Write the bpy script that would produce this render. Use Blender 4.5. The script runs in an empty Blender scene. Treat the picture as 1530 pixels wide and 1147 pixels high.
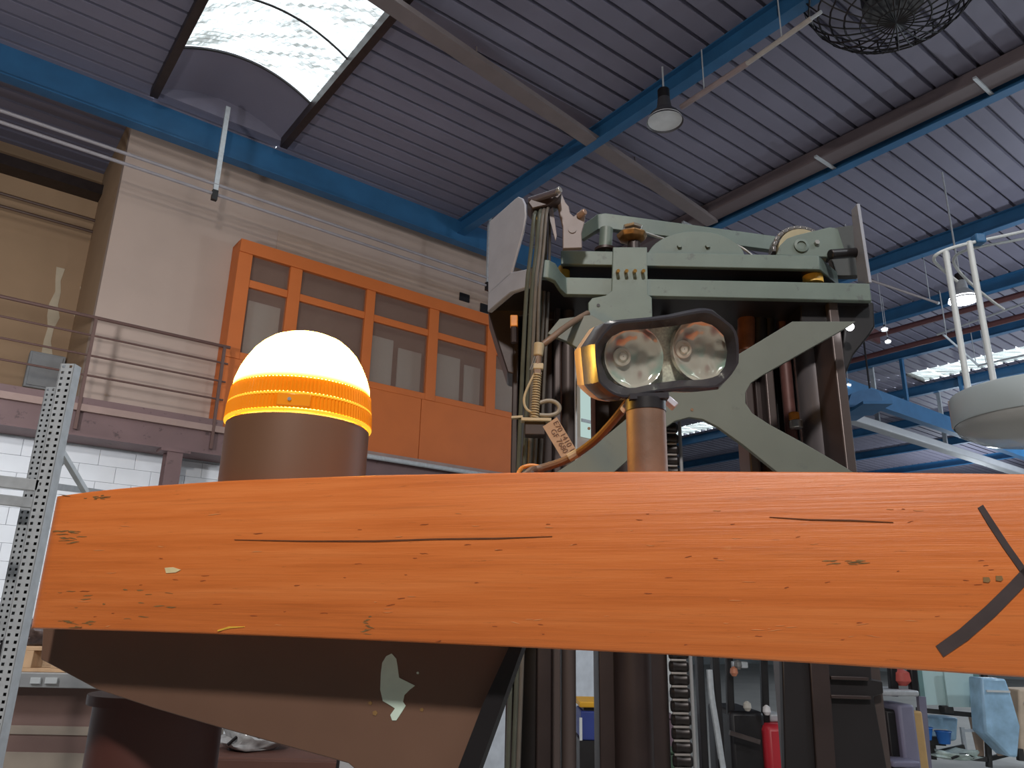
import bpy, bmesh, math, random
from mathutils import Vector, Matrix
random.seed(7)
D = bpy.data
SC = bpy.context.scene
COL = SC.collection

# ------------------------------------------------------------------ camera, world, lights, exposure
FPX, CX, CY, EYE = 1150.0, 765.0, 573.5, 2.1
_up = Vector((76, 3671.5, -1150)).normalized()
_fw = Vector((0, 0, -1)); _fy = (_fw - _up * _fw.dot(_up)).normalized(); _fx = _fy.cross(_up)
RC = Matrix((_fx, _fy, _up))                      # camera axes -> world axes
cam = D.cameras.new('camera'); cam_o = D.objects.new('camera', cam); COL.objects.link(cam_o)
cam.sensor_width = 36; cam.lens = FPX / 1530 * 36; cam.clip_start = 0.02; cam.clip_end = 300
cam_o.matrix_world = Matrix.Translation((0, 0, EYE)) @ RC.to_4x4()
SC.camera = cam_o

w = D.worlds.new('sky'); SC.world = w; w.use_nodes = True
bg = w.node_tree.nodes['Background']; bg.inputs[0].default_value = (0.86, 0.94, 1.0, 1); bg.inputs[1].default_value = 2.2

YAW = math.radians(37.3)                           # the hall stands askew to the truck
UX = Vector((math.cos(YAW), math.sin(YAW), 0)); VX = Vector((-math.sin(YAW), math.cos(YAW), 0)); ZX = Vector((0, 0, 1))
def BW(u, v, z): return UX * u + VX * v + ZX * z

def area_light(loc, target, size, power, col):
    l = D.lights.new('unseen_area_light', 'AREA'); l.shape = 'DISK'; l.size = size; l.energy = power; l.color = col
    o = D.objects.new('unseen_area_light', l); COL.objects.link(o); o.location = loc
    o.rotation_euler = (Vector(target) - Vector(loc)).to_track_quat('-Z', 'Y').to_euler()
    return o
area_light((-0.3, -3.6, 6.6), (0.1, 0.8, 2.0), 0.5, 345, (1.0, 0.95, 0.90))
area_light((5.0, -1.5, 7.2), (5.0, 3, 0), 0.6, 140, (0.92, 0.96, 1.0))  # added fill light on the right, unseen and without a fixture
def point_fill(loc, power, col):
    l = D.lights.new('added_point_fill', 'POINT'); l.energy = power; l.color = col; l.shadow_soft_size = .25
    o = D.objects.new('added_point_fill', l); COL.objects.link(o); o.location = loc
for u_, v_, e_ in ((14.5, 0.5, 520), (19.5, 2.0, 480), (25, 6, 480), (31, 12, 480)): point_fill(BW(u_, v_, 6.0), e_, (.82, .92, 1.0))  # added point fills to brighten the far roof bays, no fixtures
area_light(BW(-1.6, 5.6, 4.3), BW(0.3, 10.2, 2.6), 0.5, 150, (0.95, 0.97, 1.0))  # added low fill to brighten the white wall under the mezzanine
area_light(BW(3, 4, 7.6), BW(3, 8, 1), 0.6, 34, (1.0, 0.93, 0.86))  # added fill for the office wall and orange front, no fixture

SC.view_settings.view_transform = 'Standard'; SC.view_settings.look = 'None'
SC.view_settings.exposure = 0.0; SC.view_settings.gamma = 1.0; SC.view_settings.use_curve_mapping = False
SC.cycles.use_denoising = True
SC.cycles.max_bounces = 8; SC.cycles.transparent_max_bounces = 16
SC.cycles.sample_clamp_indirect = 6.0

# ------------------------------------------------------------------ placing helpers
def ray(px, py): return RC @ Vector((px - CX, -(py - CY), -FPX))
def P(px, py, Y):                                  # the point at forward distance Y seen at (px, py)
    d = ray(px, py); return Vector((0, 0, EYE)) + d * (Y / d.y)
def V_(px, py, v):                                 # hall coordinates on a plane parallel to the office wall
    d = ray(px, py); p = Vector((0, 0, EYE)) + d * (v / d.dot(VX)); return p.dot(UX), v, p.z
def Z_(px, py, z):
    d = ray(px, py); return Vector((0, 0, EYE)) + d * ((z - EYE) / d.z)
def PL(px, py, pt, n):                             # on a general plane
    d = ray(px, py); o = Vector((0, 0, EYE)); n = Vector(n); return o + d * ((Vector(pt) - o).dot(n) / d.dot(n))

# ------------------------------------------------------------------ materials
def s2l(c): return tuple((x / 255 / 12.92) if x <= 10.3 else ((x / 255 + 0.055) / 1.055) ** 2.4 for x in c)
MATS = {}
def mat(name, col, rough=0.55, metal=0.0, var=0.12, scale=6.0, bump=0.0, stretch=(1, 1, 1), spec=0.5, wear=None, wear_amt=0.62, coat=0.0):
    if name in MATS: return MATS[name]
    m = D.materials.new(name); m.use_nodes = True; nt = m.node_tree; N = nt.nodes; L = nt.links
    b = N['Principled BSDF']; b.inputs['Roughness'].default_value = rough; b.inputs['Metallic'].default_value = metal
    b.inputs['Specular IOR Level'].default_value = spec
    if coat: b.inputs['Coat Weight'].default_value = coat; b.inputs['Coat Roughness'].default_value = 0.15
    tc = N.new('ShaderNodeTexCoord'); mp = N.new('ShaderNodeMapping'); mp.inputs['Scale'].default_value = stretch
    L.new(tc.outputs['Object'], mp.inputs['Vector'])
    no = N.new('ShaderNodeTexNoise'); no.inputs['Scale'].default_value = scale; no.inputs['Detail'].default_value = 5
    L.new(mp.outputs[0], no.inputs['Vector'])
    c = s2l(col)
    rp = N.new('ShaderNodeValToRGB')
    rp.color_ramp.elements[0].position = 0.25; rp.color_ramp.elements[1].position = 0.75
    rp.color_ramp.elements[0].color = (*[x * (1 - var) for x in c], 1); rp.color_ramp.elements[1].color = (*[min(1, x * (1 + var)) for x in c], 1)
    L.new(no.outputs['Fac'], rp.inputs[0]); out = rp.outputs[0]
    if wear:
        n2 = N.new('ShaderNodeTexNoise'); n2.inputs['Scale'].default_value = scale * 2.7; n2.inputs['Detail'].default_value = 8; n2.inputs['Roughness'].default_value = 0.65
        L.new(mp.outputs[0], n2.inputs['Vector'])
        r2 = N.new('ShaderNodeValToRGB'); r2.color_ramp.elements[0].position = wear_amt; r2.color_ramp.elements[1].position = wear_amt + 0.08
        L.new(n2.outputs['Fac'], r2.inputs[0])
        mx = N.new('ShaderNodeMix'); mx.data_type = 'RGBA'; L.new(r2.outputs[0], mx.inputs['Factor']); L.new(out, mx.inputs['A'])
        mx.inputs['B'].default_value = (*s2l(wear), 1); out = mx.outputs['Result']
    L.new(out, b.inputs['Base Color'])
    if bump:
        bp = N.new('ShaderNodeBump'); bp.inputs['Strength'].default_value = bump; bp.inputs['Distance'].default_value = 0.004
        n3 = N.new('ShaderNodeTexNoise'); n3.inputs['Scale'].default_value = scale * 6; n3.inputs['Detail'].default_value = 4
        L.new(mp.outputs[0], n3.inputs['Vector']); L.new(n3.outputs['Fac'], bp.inputs['Height']); L.new(bp.outputs[0], b.inputs['Normal'])
    MATS[name] = m; return m
def emit(name, col, strength):
    if name in MATS: return MATS[name]
    m = D.materials.new(name); m.use_nodes = True; nt = m.node_tree; nt.nodes.remove(nt.nodes['Principled BSDF'])
    e = nt.nodes.new('ShaderNodeEmission'); e.inputs[0].default_value = (*col, 1); e.inputs[1].default_value = strength
    nt.links.new(e.outputs[0], nt.nodes['Material Output'].inputs[0]); MATS[name] = m; return m
def glass(name, col, trans, rough=0.08, dirt=None):
    """thin sheet: part see-through, part glossy/diffuse"""
    if name in MATS: return MATS[name]
    m = D.materials.new(name); m.use_nodes = True; nt = m.node_tree; N = nt.nodes; L = nt.links
    b = N['Principled BSDF']; b.inputs['Base Color'].default_value = (*s2l(col), 1); b.inputs['Roughness'].default_value = rough
    t = N.new('ShaderNodeBsdfTransparent'); t.inputs[0].default_value = (0.95, 0.97, 0.96, 1)
    mx = N.new('ShaderNodeMixShader'); mx.inputs[0].default_value = trans
    if dirt:
        tc = N.new('ShaderNodeTexCoord'); mp = N.new('ShaderNodeMapping'); mp.inputs['Scale'].default_value = dirt[0]; mp.inputs['Rotation'].default_value = (0, 0, -YAW)
        no = N.new('ShaderNodeTexNoise'); no.inputs['Scale'].default_value = dirt[1]; no.inputs['Detail'].default_value = 7; no.inputs['Roughness'].default_value = 0.7
        rp = N.new('ShaderNodeValToRGB'); rp.color_ramp.elements[0].position = dirt[2]; rp.color_ramp.elements[0].color = (dirt[3],) * 3 + (1,)
        rp.color_ramp.elements[1].position = dirt[2] + 0.13; rp.color_ramp.elements[1].color = (trans,) * 3 + (1,)
        L.new(tc.outputs['Object'], mp.inputs[0]); L.new(mp.outputs[0], no.inputs['Vector']); L.new(no.outputs['Fac'], rp.inputs[0]); L.new(rp.outputs[0], mx.inputs[0])
    L.new(b.outputs[0], mx.inputs[1]); L.new(t.outputs[0], mx.inputs[2]); L.new(mx.outputs[0], N['Material Output'].inputs[0])
    MATS[name] = m; return m

# ------------------------------------------------------------------ mesh builder
WL = {}                                            # world location of every object (nothing is rotated)
class MB:
    def __init__(s): s.v = []; s.f = []
    def add(s, vs, fs):
        n = len(s.v); s.v += [Vector(x) for x in vs]; s.f += [tuple(i + n for i in f) for f in fs]; return s
    def hexa(s, p): return s.add(p, [(0, 3, 2, 1), (4, 5, 6, 7), (0, 1, 5, 4), (1, 2, 6, 5), (2, 3, 7, 6), (3, 0, 4, 7)])
    def box(s, c, sz, ax=None):
        c = Vector(c); X, Y, Z = ax if ax else (Vector((1, 0, 0)), Vector((0, 1, 0)), ZX)
        X = X * sz[0] / 2; Y = Y * sz[1] / 2; Z = Z * sz[2] / 2
        return s.hexa([c - X - Y - Z, c + X - Y - Z, c + X + Y - Z, c - X + Y - Z, c - X - Y + Z, c + X - Y + Z, c + X + Y + Z, c - X + Y + Z])
    def bb(s, u0, u1, v0, v1, z0, z1): return s.box(BW((u0 + u1) / 2, (v0 + v1) / 2, (z0 + z1) / 2), (u1 - u0, v1 - v0, z1 - z0), (UX, VX, ZX))
    def bar(s, a, b, w_, h, upv=ZX):
        a = Vector(a); b = Vector(b); d = (b - a); l = d.length; d.normalize(); x = d.cross(upv).normalized(); y = x.cross(d)
        return s.box((a + b) / 2, (w_, l, h), (x, d, y))
    def prism(s, pts, ext):
        n = len(pts); ext = Vector(ext); pts = [Vector(p) for p in pts]
        return s.add(pts + [p + ext for p in pts], [tuple(range(n)), tuple(range(2 * n - 1, n - 1, -1))] + [(i, i + n, (i + 1) % n + n, (i + 1) % n) for i in range(n)])
    def frame(s, d):
        d = Vector(d).normalized(); a = Vector((0, 0, 1)) if abs(d.z) < 0.9 else Vector((1, 0, 0)); x = d.cross(a).normalized(); return x, d.cross(x).normalized()
    def cyl(s, a, b, r, r2=None, n=20, cap=True):
        a = Vector(a); b = Vector(b); r2 = r if r2 is None else r2; x, y = s.frame(b - a)
        c = [(math.cos(i * 2 * math.pi / n), math.sin(i * 2 * math.pi / n)) for i in range(n)]
        return s.add([a + (x * p + y * q) * r for p, q in c] + [b + (x * p + y * q) * r2 for p, q in c],
                     [(i, (i + 1) % n, (i + 1) % n + n, i + n) for i in range(n)] + ([tuple(range(n - 1, -1, -1)), tuple(range(n, 2 * n))] if cap else []))
    def lathe(s, prof, c, d=ZX, n=32, cap=True):
        c = Vector(c); d = Vector(d).normalized(); x, y = s.frame(d); vs = []; fs = []; m = len(prof)
        for r, z in prof:
            for i in range(n):
                t = i * 2 * math.pi / n; vs.append(c + d * z + (x * math.cos(t) + y * math.sin(t)) * r)
        for k in range(m - 1):
            for i in range(n): fs.append((k * n + i, k * n + (i + 1) % n, (k + 1) * n + (i + 1) % n, (k + 1) * n + i))
        if cap: fs += [tuple(range(n - 1, -1, -1)), tuple(range((m - 1) * n, m * n))]
        return s.add(vs, fs)
    def tube(s, pts, r, n=8, closed=False, smooth=0):
        pts = [Vector(p) for p in pts]
        for _ in range(smooth):
            q = [pts[0]]
            for a, b in zip(pts[:-1], pts[1:]): q += [a * .75 + b * .25, a * .25 + b * .75]
            pts = q + [pts[-1]]
        m = len(pts); vs = []; fs = []; x = None
        for k, p in enumerate(pts):
            d = (pts[(k + 1) % m] - pts[k - 1]) if closed else (pts[min(k + 1, m - 1)] - pts[max(k - 1, 0)])
            if d.length < 1e-9: d = Vector((0, 0, 1))
            d.normalize()
            if x is None: x = s.frame(d)[0]
            x = (x - d * x.dot(d)).normalized(); y = d.cross(x)
            for i in range(n): t = i * 2 * math.pi / n; vs.append(p + (x * math.cos(t) + y * math.sin(t)) * r)
        for k in range(m if closed else m - 1):
            for i in range(n): k2 = (k + 1) % m; fs.append((k * n + i, k * n + (i + 1) % n, k2 * n + (i + 1) % n, k2 * n + i))
        if not closed: fs += [tuple(range(n - 1, -1, -1)), tuple(range((m - 1) * n, m * n))]
        return s.add(vs, fs)
    def build(s, name, m, parent=None, bevel=0, seg=2, ang=35, label=None, cat=None, group=None, kind=None, recalc=True):
        lo = [min(v[i] for v in s.v) for i in range(3)]; hi = [max(v[i] for v in s.v) for i in range(3)]
        loc = Vector(((lo[0] + hi[0]) / 2, (lo[1] + hi[1]) / 2, lo[2]))
        me = D.meshes.new(name); me.from_pydata([v - loc for v in s.v], [], s.f)
        if recalc:
            bm = bmesh.new(); bm.from_mesh(me); bmesh.ops.recalc_face_normals(bm, faces=bm.faces); bm.to_mesh(me); bm.free()
        me.polygons.foreach_set('use_smooth', [True] * len(me.polygons)); me.set_sharp_from_angle(angle=math.radians(ang)); me.update()
        if m: me.materials.append(m)
        o = D.objects.new(name, me); COL.objects.link(o); put(o, loc, parent)
        if bevel:
            b = o.modifiers.new('bevel', 'BEVEL'); b.width = bevel; b.segments = seg; b.limit_method = 'ANGLE'; b.angle_limit = math.radians(40)
        return tag(o, label, cat, group, kind)
def put(o, loc, parent=None):
    WL[o.name] = Vector(loc)
    if parent: o.parent = parent; o.location = Vector(loc) - WL[parent.name]
    else: o.location = loc
def tag(o, label=None, cat=None, group=None, kind=None):
    for k, x in (('label', label), ('category', cat), ('group', group), ('kind', kind)):
        if x: o[k] = x
    return o
def thing(name, label, cat, loc, group=None, kind=None):
    o = D.objects.new(name, None); COL.objects.link(o); o.empty_display_size = 0.05; put(o, loc); return tag(o, label, cat, group, kind)
def struct(name, label, loc): return thing(name, label, None, loc, kind='structure')
def dup(o, loc, parent=None):                      # a copy of one part at another place
    c = o.copy(); COL.objects.link(c); put(c, loc, parent if parent else o.parent); return c

# ------------------------------------------------------------------ palette
GREEN = mat('mast_green_paint', (92, 105, 99), 0.5, 0, 0.13, 14, 0.05, wear=(78, 86, 83), wear_amt=0.6)
GREYB = mat('side_plate_grey', (138, 141, 152), 0.5, 0, 0.1, 18, 0.05, wear=(165, 168, 175), wear_amt=0.66)
PINKG = mat('clamp_grey_paint', (112, 102, 102), 0.5, 0, 0.08, 30)
DARK = mat('greasy_dark_steel', (51, 41, 40), 0.45, 0.3, 0.25, 12, 0.05)
BLACK = mat('black_steel', (29, 26, 28), 0.45, 0.2, 0.25, 12)
RAIL = mat('rail_steel', (82, 72, 70), 0.38, 0.4, 0.2, 9, stretch=(1, 1, .15))
CHROME = mat('bright_steel', (190, 188, 184), 0.3, 0.8, 0.08, 30)
BRASS = mat('brass', (190, 150, 85), 0.35, 0.8, 0.15, 40)
COPPER = mat('orange_cap', (200, 125, 40), 0.5, 0, 0.3, 40)
HOSE = mat('hydraulic_hose', (92, 86, 80), 0.28, 0.1, 0.15, 30)
CABLE = mat('cable_jacket', (104, 82, 66), 0.5, 0, 0.2, 30)
BEIGE = mat('cable_beige', (156, 142, 116), 0.5, 0, 0.1, 30)
BLUE = mat('beam_blue_paint', (44, 96, 138), 0.5, 0, 0.15, 3)
GALV = mat('galvanised_steel', (186, 190, 194), 0.45, 0.15, 0.12, 25)
WHITEP = mat('white_metal_paint', (205, 208, 208), 0.45, 0, 0.05, 8)

# ================================================================== THE HALL
ZR = 8.7
CONC = mat('floor_concrete', (182, 180, 174), 0.6, 0, 0.12, 0.8)
MB().bb(-14, 46, -14, 40, -0.2, 0).build('floor', CONC, label='pale grey concrete floor of the hall', kind='structure')

# --- roof: ribbed steel sheets between steel beams
DECK = mat('roof_deck_sheet', (122, 119, 136), 0.6, 0, 0.12, 0.7)
roof = struct('ceiling', 'dark ribbed steel roof deck high over the hall', BW(8, 6, ZR))
PITCH = 0.261
def deck(u0, u1, v0, n):
    b = MB(); prof = []
    for k in range(n):
        a = v0 + k * PITCH; prof += [(a, 0), (a + 0.205, 0), (a + 0.214, 0.07), (a + 0.252, 0.07)]
    prof.append((v0 + n * PITCH, 0))
    vs = []
    for v, z in prof: vs += [BW(u0, v, ZR + z), BW(u1, v, ZR + z)]
    b.add(vs, [(2 * i, 2 * i + 1, 2 * i + 3, 2 * i + 2) for i in range(len(prof) - 1)])
    return b
EDGE = [-14, -5.5, -2.0, 1.4, 3.1, 6.4, 9.55, 13.1, 15.65, 18.15, 20.15, 21.15, 24.8, 28.3, 32, 36, 41, 46]
SHW = 4 * PITCH
for i in range(len(EDGE) - 1):
    u0, u1 = EDGE[i], EDGE[i + 1]
    if i == 3:                                     # bay with the vaulted rooflight: sheets only beyond its end
        deck(u0, u1, 9.65, 50).build('roof_sheet', DECK, roof, recalc=False); continue
    if i == 10:                                    # narrow bay with flat rooflights
        deck(u0, u1, -14.2, 39).build('roof_sheet', DECK, roof, recalc=False); deck(u0, u1, 9.15, 24).build('roof_sheet', DECK, roof, recalc=False); deck(u0, u1, 18.0, 60).build('roof_sheet', DECK, roof, recalc=False); continue
    if u1 < 1 or u0 > 21:
        deck(u0, u1, -14, 200).build('roof_sheet', DECK, roof, recalc=False); continue
    k0 = 1.5 if u0 < 14 else 3.6
    first = deck(u0, u1, k0, 4).build('roof_sheet', DECK, roof, recalc=False)
    n = 12 if u0 < 6 else 16
    for k in range(1, n): dup(first, WL[first.name] + VX * (SHW * k), roof)
    deck(u0, u1, k0 + SHW * n, 60).build('roof_sheet', DECK, roof, recalc=False)
    deck(u0, u1, k0 - 60 * PITCH, 60).build('roof_sheet', DECK, roof, recalc=False)
# vaulted rooflight (u 1.4-3.1) : opaque end sheet, translucent corrugated sheets, purlins
def vault(u): t = (u - 2.25) / 0.85; return ZR + 0.02 + 0.24 * (1 - t * t)
def vault_sheet(v0, v1, corr):
    b = MB(); nu = 16; nv = max(2, int((v1 - v0) / 0.019)) if corr else 4; vs = []
    for j in range(nv + 1):
        v = v0 + (v1 - v0) * j / nv
        for i in range(nu + 1):
            u = 1.4 + 1.7 * i / nu; vs.append(BW(u, v, vault(u) + (0.018 * math.sin(v / 0.076 * 2 * math.pi) if corr else 0)))
    W_ = nu + 1
    return b.add(vs, [(j * W_ + i, j * W_ + i + 1, (j + 1) * W_ + i + 1, (j + 1) * W_ + i) for j in range(nv) for i in range(nu)])
SKYL = glass('rooflight_sheet', (215, 220, 215), 0.86, 0.4, dirt=((0.35, 5.0, 1), 2.2, 0.40, 0.12))
sky1 = struct('window_1', 'vaulted translucent corrugated rooflight glowing with daylight', BW(2.25, 6, ZR))
vault_sheet(8.62, 9.65, False).build('vault_end_sheet', DECK, sky1, recalc=False)
for k in range(23): vault_sheet(8.62 - (k + 1) * 1.0, 8.62 - k * 1.0, True).build('translucent_sheet', SKYL, sky1, recalc=False)
MB().prism([BW(1.4, 9.65, ZR - .02)] + [BW(1.4 + 1.7 * i / 16, 9.65, vault(1.4 + 1.7 * i / 16)) for i in range(17)] + [BW(3.1, 9.65, ZR - .02)], VX * .03).build('vault_gable', DECK, sky1)
for v in (8.62, 7.52, 6.42, 5.3, 4.2):
    MB().tube([BW(1.4 + 1.7 * i / 12, v, vault(1.4 + 1.7 * i / 12) - 0.03) for i in range(13)], 0.014, 6).build('arch_rib', BLACK, sky1)
for u in (1.37, 3.13): MB().bb(u - 0.05, u + 0.05, -14, 9.65, ZR - 0.12, ZR + 0.03).build('rooflight_curb', DARK, sky1)
# flat rooflights in the narrow bay
sky2 = struct('window_2', 'row of small bright translucent rooflights along the blue roof beam', BW(21, 6, ZR))
k = 0
for a, b_ in ((-4, 9.1), (15.4, 17.9)):
    v = a
    while v < b_ - 0.3:
        MB().bb(20.2, 21.1, v, min(v + 0.62, b_), ZR, ZR + 0.02).build('translucent_pane', SKYL, sky2); v += 0.7
for v in (-4.05, 9.12, 15.36, 17.92): MB().bb(20.15, 21.15, v - 0.03, v + 0.03, ZR - .03, ZR + 0.08).build('rooflight_curb', DARK, sky2)

# --- blue roof beams running across (I sections)
def ibeam(name, a, b, h, w_, m, label):
    a = Vector(a); b = Vector(b); t = struct(name, label, (a + b) / 2)
    MB().bar(a - ZX * (h / 2), b - ZX * (h / 2), 0.014, h - 0.03).build('web', m, t)
    MB().bar(a - ZX * (h - 0.008), b - ZX * (h - 0.008), w_, 0.016).build('bottom_flange', m, t)
    MB().bar(a - ZX * 0.008, b - ZX * 0.008, w_, 0.016).build('top_flange', m, t)
    return t
for n, (u, what) in enumerate(((-5.5, 'over the mezzanine landing'), (6.4, 'above the unlit bell lamp'), (9.55, 'beside the brown duct'), (13.1, 'of the roof beyond the brown duct'),
                               (15.65, 'above the lit high-bay lamp'), (18.15, 'behind the brown sprinkler pipes'), (21.5, 'behind the small rooflights'),
                               (24.8, 'in the far bays'), (28.3, 'in the far bays'), (32, 'in the far bays'))):
    ibeam('roof_beam', BW(u, -13, ZR), BW(u, 34, ZR), 0.26 if n else 0.3, 0.15, BLUE, 'blue steel roof beam ' + what)
# blue girder along the office wall and the far girder
g = struct('roof_girder', 'bright blue steel girder along the top of the beige office wall', BW(4, 9.95, ZR - .4))
MB().bb(-12, 13, 9.93, 9.96, ZR - 0.42, ZR).build('web', BLUE, g)
MB().bb(-12, 13, 9.86, 10.03, ZR - 0.44, ZR - 0.42).build('bottom_flange', BLUE, g)
g = struct('roof_girder', 'blue steel girder running to the far bays above the pale duct', BW(22, 8.3, 7.0))
MB().bb(14.8, 30, 8.28, 8.31, 6.98, 7.4).build('web', BLUE, g); MB().bb(14.8, 30, 8.2, 8.39, 6.96, 6.98).build('bottom_flange', BLUE, g)
for u in (15.2, 18.2, 21.4): MB().bb(u - .05, u + .05, 8.26, 8.33, 7.4, ZR).build('hanger', BLUE, g)

# --- walls
BEIGEW = mat('wall_beige_paint', (178, 157, 145), 0.75, 0, 0.06, 1.2, 0.03)
TAN = mat('wall_recess_paint', (172, 142, 112), 0.8, 0, 0.10, 1.0)
WBLOCK = mat('white_painted_block', (232, 235, 240), 0.7, 0, 0.05, 3, 0.1)
VW = 10.24
wl = struct('wall_left', 'beige upper wall of the mezzanine office', BW(5, VW + .1, 4.3))
MB().bb(1.26, 9.7, VW, VW + 0.18, 4.15, ZR + .02).build('wall_face', BEIGEW, wl)
MB().bb(1.26, 1.44, VW + 0.18, 12.3, 4.15, ZR + .02).build('wall_return', TAN, wl)
MB().bb(3.4, 9.2, VW - 0.012, VW, 7.25, 7.6).build('plaster_patch', mat('plaster_patch', (182, 158, 142), 0.8, 0, .08, 3), wl)
for (a, c) in (((686, 437), (700, 453)), ((717, 453), (731, 470))):
    p, q = V_(*a, VW), V_(*c, VW); MB().bb(p[0], q[0], VW - 0.03, VW, q[2], p[2]).build('vent_hole', BLACK, wl)
wb = struct('wall_back', 'tan recessed wall behind the landing railing', BW(-4, 12.4, 4.3))
MB().bb(-14, 1.26, 12.3, 12.5, 4.15, ZR + .02).build('wall_face', TAN, wb)
MB().bb(-14, 1.26, 12.0, 12.3, 8.2, 8.36).build('ceiling_edge', DARK, wb)
for z in (7.84, 7.65): MB().cyl(BW(-10, 12.2, z), BW(1.26, 12.2, z), 0.022, n=8).build('conduit_pipe', mat('brown_pipe', (96, 74, 64), .5), wb)
PLAST = mat('filler_streak', (205, 190, 165), 0.8, 0, 0.1, 6)
for px, a, c in ((92, 400, 545), (128, 430, 540)):
    pts = []
    for k in range(9):
        y = a + (c - a) * k / 8; u, v, z = V_(px - (y - a) * .17 + random.uniform(-3, 3), y, 12.29); pts.append((u, z))
    b = MB(); W_ = [random.uniform(.03, .09) for _ in pts]
    b.prism([BW(u - w_, 12.292, z) for (u, z), w_ in zip(pts, W_)] + [BW(u + w_, 12.292, z) for (u, z), w_ in reversed(list(zip(pts, W_)))], VX * 0.02).build('filler_streak', PLAST, wb)
# white block wall under the mezzanine, blocks one by one where they show
ww = struct('wall_lower', 'white painted block wall under the mezzanine', BW(0, VW, 0))
MB().bb(-14, 9.7, VW + .02, VW + 0.2, 0, 4.15).build('wall_core', mat('block_joint', (222, 226, 232), .8), ww)
first = None
for r in range(12):
    z = 4.02 - 0.195 * r - 0.19
    for k in range(12):
        u = -1.6 + 0.4 * k + (0.2 if r % 2 else 0)
        if first is None: first = MB().bb(u, u + 0.3965, VW, VW + 0.05, z, z + 0.1925).build('block', WBLOCK, ww, bevel=0.004)
        else: dup(first, WL[first.name] + UX * (u + 1.6) + ZX * (-0.195 * r))
FARW = mat('far_wall_cladding', (176, 182, 184), 0.7, 0, 0.08, 0.6)
MB().bb(45.5, 45.8, -14, 40, 0, ZR).build('wall_far', FARW, label='pale cladding of the far end wall', kind='structure')
MB().bb(-14, 46, 33, 33.3, 0, ZR).build('wall_rear', FARW, label='pale grey long wall beyond the far bays', kind='structure')
MB().bb(-14.3, -14, -14, 33, 0, ZR).build('wall_side', FARW, label='pale cladding of the side wall behind the landing', kind='structure')
MB().bb(-14.3, 46, -14.3, -14, 0, ZR).build('wall_front', FARW, label='pale cladding of the long wall behind the viewer', kind='structure')
# mezzanine slab edge and columns
BROWNST = mat('slab_brown_steel', (112, 88, 88), 0.6, 0, 0.12, 3, wear=(80, 62, 62), wear_amt=.6)
sl = struct('trim_1', 'brown steel edge channel of the mezzanine floor', BW(0, 9.8, 4.1))
MB().bb(-14, 2.84, 9.75, VW + 2, 4.42, 4.5).build('floor_plate', BROWNST, sl)
MB().bb(-14, 9.7, 9.80, 9.83, 4.07, 4.42).build('web', BROWNST, sl)
MB().bb(-14, 9.7, 9.74, 9.86, 4.34, 4.42).build('top_flange', mat('slab_flange', (150, 126, 118), .6), sl)
MB().bb(-14, 9.7, 9.74, VW, 4.05, 4.075).build('bottom_flange', BROWNST, sl)
MB().cyl(BW(4.6, 9.7, 4.33), BW(9.7, 9.7, 4.33), 0.035, n=10).build('grey_pipe', GALV, sl)
for u in (2.33, -2.2, 6.9):
    c = struct('trim_2', 'brown steel column carrying the mezzanine', BW(u, 9.86, 0))
    MB().bb(u - 0.09, u + 0.09, 9.76, 9.775, 0, 4.05).build('flange', BROWNST, c); MB().bb(u - 0.09, u + 0.09, 9.945, 9.96, 0, 4.05).build('flange', BROWNST, c)
    MB().bb(u - 0.01, u + 0.01, 9.775, 9.945, 0, 4.05).build('web', BROWNST, c); MB().bb(u - 0.17, u + 0.17, 9.74, 9.98, 4.02, 4.05).build('cap_plate', BROWNST, c)

# --- orange office window front
ORW = mat('window_front_orange', (200, 105, 44), 0.6, 0, 0.06, 2.5)
fr = struct('window_3', 'orange framed office window front on the mezzanine', BW(5, 9.95, 4.37))
F0, F1 = 9.90, 9.98
def obar(u0, u1, z0, z1, n='frame_member', v0=F0, v1=F1): MB().bb(u0, u1, v0, v1, z0, z1).build(n, ORW, fr, bevel=0.006)
MUL = [(2.79, 2.98), (3.53, 3.71), (4.74, 4.89), (5.86, 6.04), (7.01, 7.20), (8.15, 8.33)]
for a, b_ in MUL: obar(a, b_, 5.40, 6.93, 'mullion', F0, F1 + .02)
obar(2.79, 8.33, 6.93, 7.12, 'head_rail', F0 - .015)
for (a0, a1), (b0, b1) in zip(MUL[:-1], MUL[1:]):
    obar(a1, b0, 6.45, 6.56, 'transom', F0 + .01); obar(a1, b0, 5.40, 5.50, 'sill_rail', F0 + .005)
for a, b_ in ((2.79, 5.8), (5.81, 8.33)): MB().bb(a, b_, F0 + .01, F1, 4.37, 5.40).build('orange_panel', ORW, fr, bevel=0.004)
MB().bb(2.79, 2.83, F1, VW, 4.37, 7.12).build('side_cheek', ORW, fr); MB().bb(2.79, 8.33, F1, VW, 7.09, 7.12).build('top_cheek', ORW, fr)
PANE = glass('office_pane', (150, 120, 108), 0.66, 0.15)
ROOM = mat('office_dark', (160, 130, 116), .8); CURT = mat('office_curtain', (235, 230, 222), .8, 0, .06, 3, stretch=(3, 3, .2))
MB().bb(2.83, 8.33, VW - .03, VW, 4.6, 7.09).build('office_backing', ROOM, fr)
CU = {0: (.12, .95, .86), 1: (.35, .75, .6), 2: (.0, .45, .82), 3: (.05, .55, .8), 4: (0, .6, .8)}
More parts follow.
